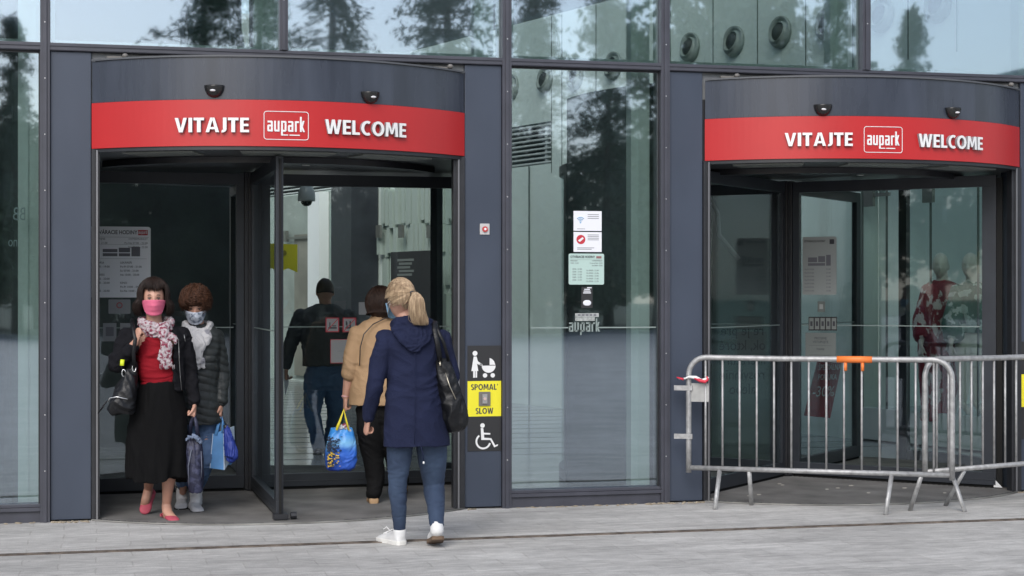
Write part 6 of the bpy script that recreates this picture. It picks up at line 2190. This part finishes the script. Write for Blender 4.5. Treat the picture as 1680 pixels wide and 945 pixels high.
TM = []
for kind, H, sd in ((0, 20, 1), (0, 17, 2), (1, 9, 3), (1, 7.5, 4)):
    a, b = tree_meshes(kind, H, sd); a.materials.append(BARK); b.materials.append(LEAF[kind]); TM.append((kind, H, a, b))


def tree(i, x, y, h, rz, name, label, group):
    kind, H, a, b = TM[i]
    r = empty(name, (x, y, 0), label, 'tree', group)
    r.scale = (h / H,) * 3; r.rotation_euler = (0, 0, rz)
    for nm, me in (('trunk', a), ('crown', b)):
        o = bpy.data.objects.new(nm, me); C.objects.link(o); o.parent = r


def mx(px, D=52):
    s = (px - 840) / FPX
    a, b = sin(YAW) + s * cos(YAW), cos(YAW) - s * sin(YAW)
    return (D + CD) / b * a


random.seed(17)
for px, h, i in ((25, 12.0, 1), (330, 18, 0), (430, 17, 1), (540, 19, 0), (735, 19, 0), (880, 16, 1), (1000, 16, 0), (1370, 17, 0), (1500, 13.5, 1)):
    D = random.uniform(51, 55); tree(i, mx(px, D), -D, h, random.uniform(0, 6), 'conifer_tree', 'tall dark conifer across the plaza, mirrored in the glass front', 'conifers across the plaza')
for k in range(30):
    px = -160 + k * 68 + random.uniform(-20, 20); D = random.uniform(58, 68); h = random.uniform(7.6, 9.6)
    if 60 < px < 280: h = random.uniform(7, 8.2)
    tree(random.choice((2, 3, 2)), mx(px, D), -D, h, random.uniform(0, 6), 'broadleaf_tree', 'leafy tree of the dense belt across the plaza, mirrored in the glass front', 'broadleaf belt across the plaza')
for k in range(24):
    px = -160 + k * 84 + random.uniform(-20, 20); D = 50.0 + random.uniform(0, 3)
    tree(3, mx(px, D), -D, random.uniform(3.4, 5.0), random.uniform(0, 6), 'shrub_tree', 'low dense shrub at the edge of the plaza, mirrored in the glass front', 'shrubs at the edge of the plaza')
for px, h, i in ((1125, 15.5, 2), (1200, 14.5, 2), (1285, 14.0, 2)):
    tree(i, mx(px, 60), -60, h, random.uniform(0, 6), 'broadleaf_tree', 'leafy tree of the dense belt across the plaza, mirrored in the glass front', 'broadleaf belt across the plaza')
for k in range(16):
    tree(random.choice((2, 3)), -46 - random.uniform(0, 12), -46 + k * 3.6, random.uniform(9, 12), random.uniform(0, 6), 'broadleaf_tree', 'leafy tree of the dense belt across the plaza, mirrored in the glass front', 'broadleaf belt across the plaza')
# pale ribbed hall beyond the trees on the right
hall = empty('pale_hall', (mx(1700, 90), -90, 0), 'pale ribbed hall across the plaza, mirrored in the upper right panes', 'building')
hx0, hx1 = mx(1440, 90), mx(2100, 90)
xm_ = mx(1680, 90); SLp = 2.1 / (xm_ - hx0)
m = MB(); m.prism([Vector((hx0, -90, 0)), Vector((hx1, -90, 0)), Vector((hx1, -90, 14.6 + SLp * (hx1 - hx0))), Vector((hx0, -90, 14.6))], (0, -20, 0)); m.build('wall', mat('hall_pale', (.34, .38, .47), .5), hall)
m = MB()
for k in range(12):
    z = 14.35 - k * .55
    m.prism([Vector((hx0, -89.99, z)), Vector((hx1, -89.99, z + SLp * (hx1 - hx0))), Vector((hx1, -89.99, z + .25 + SLp * (hx1 - hx0))), Vector((hx0, -89.99, z + .25))], (0, .2, 0))
m.build('wall_rib', mat('hall_rib', (.22, .25, .33), .5), hall)
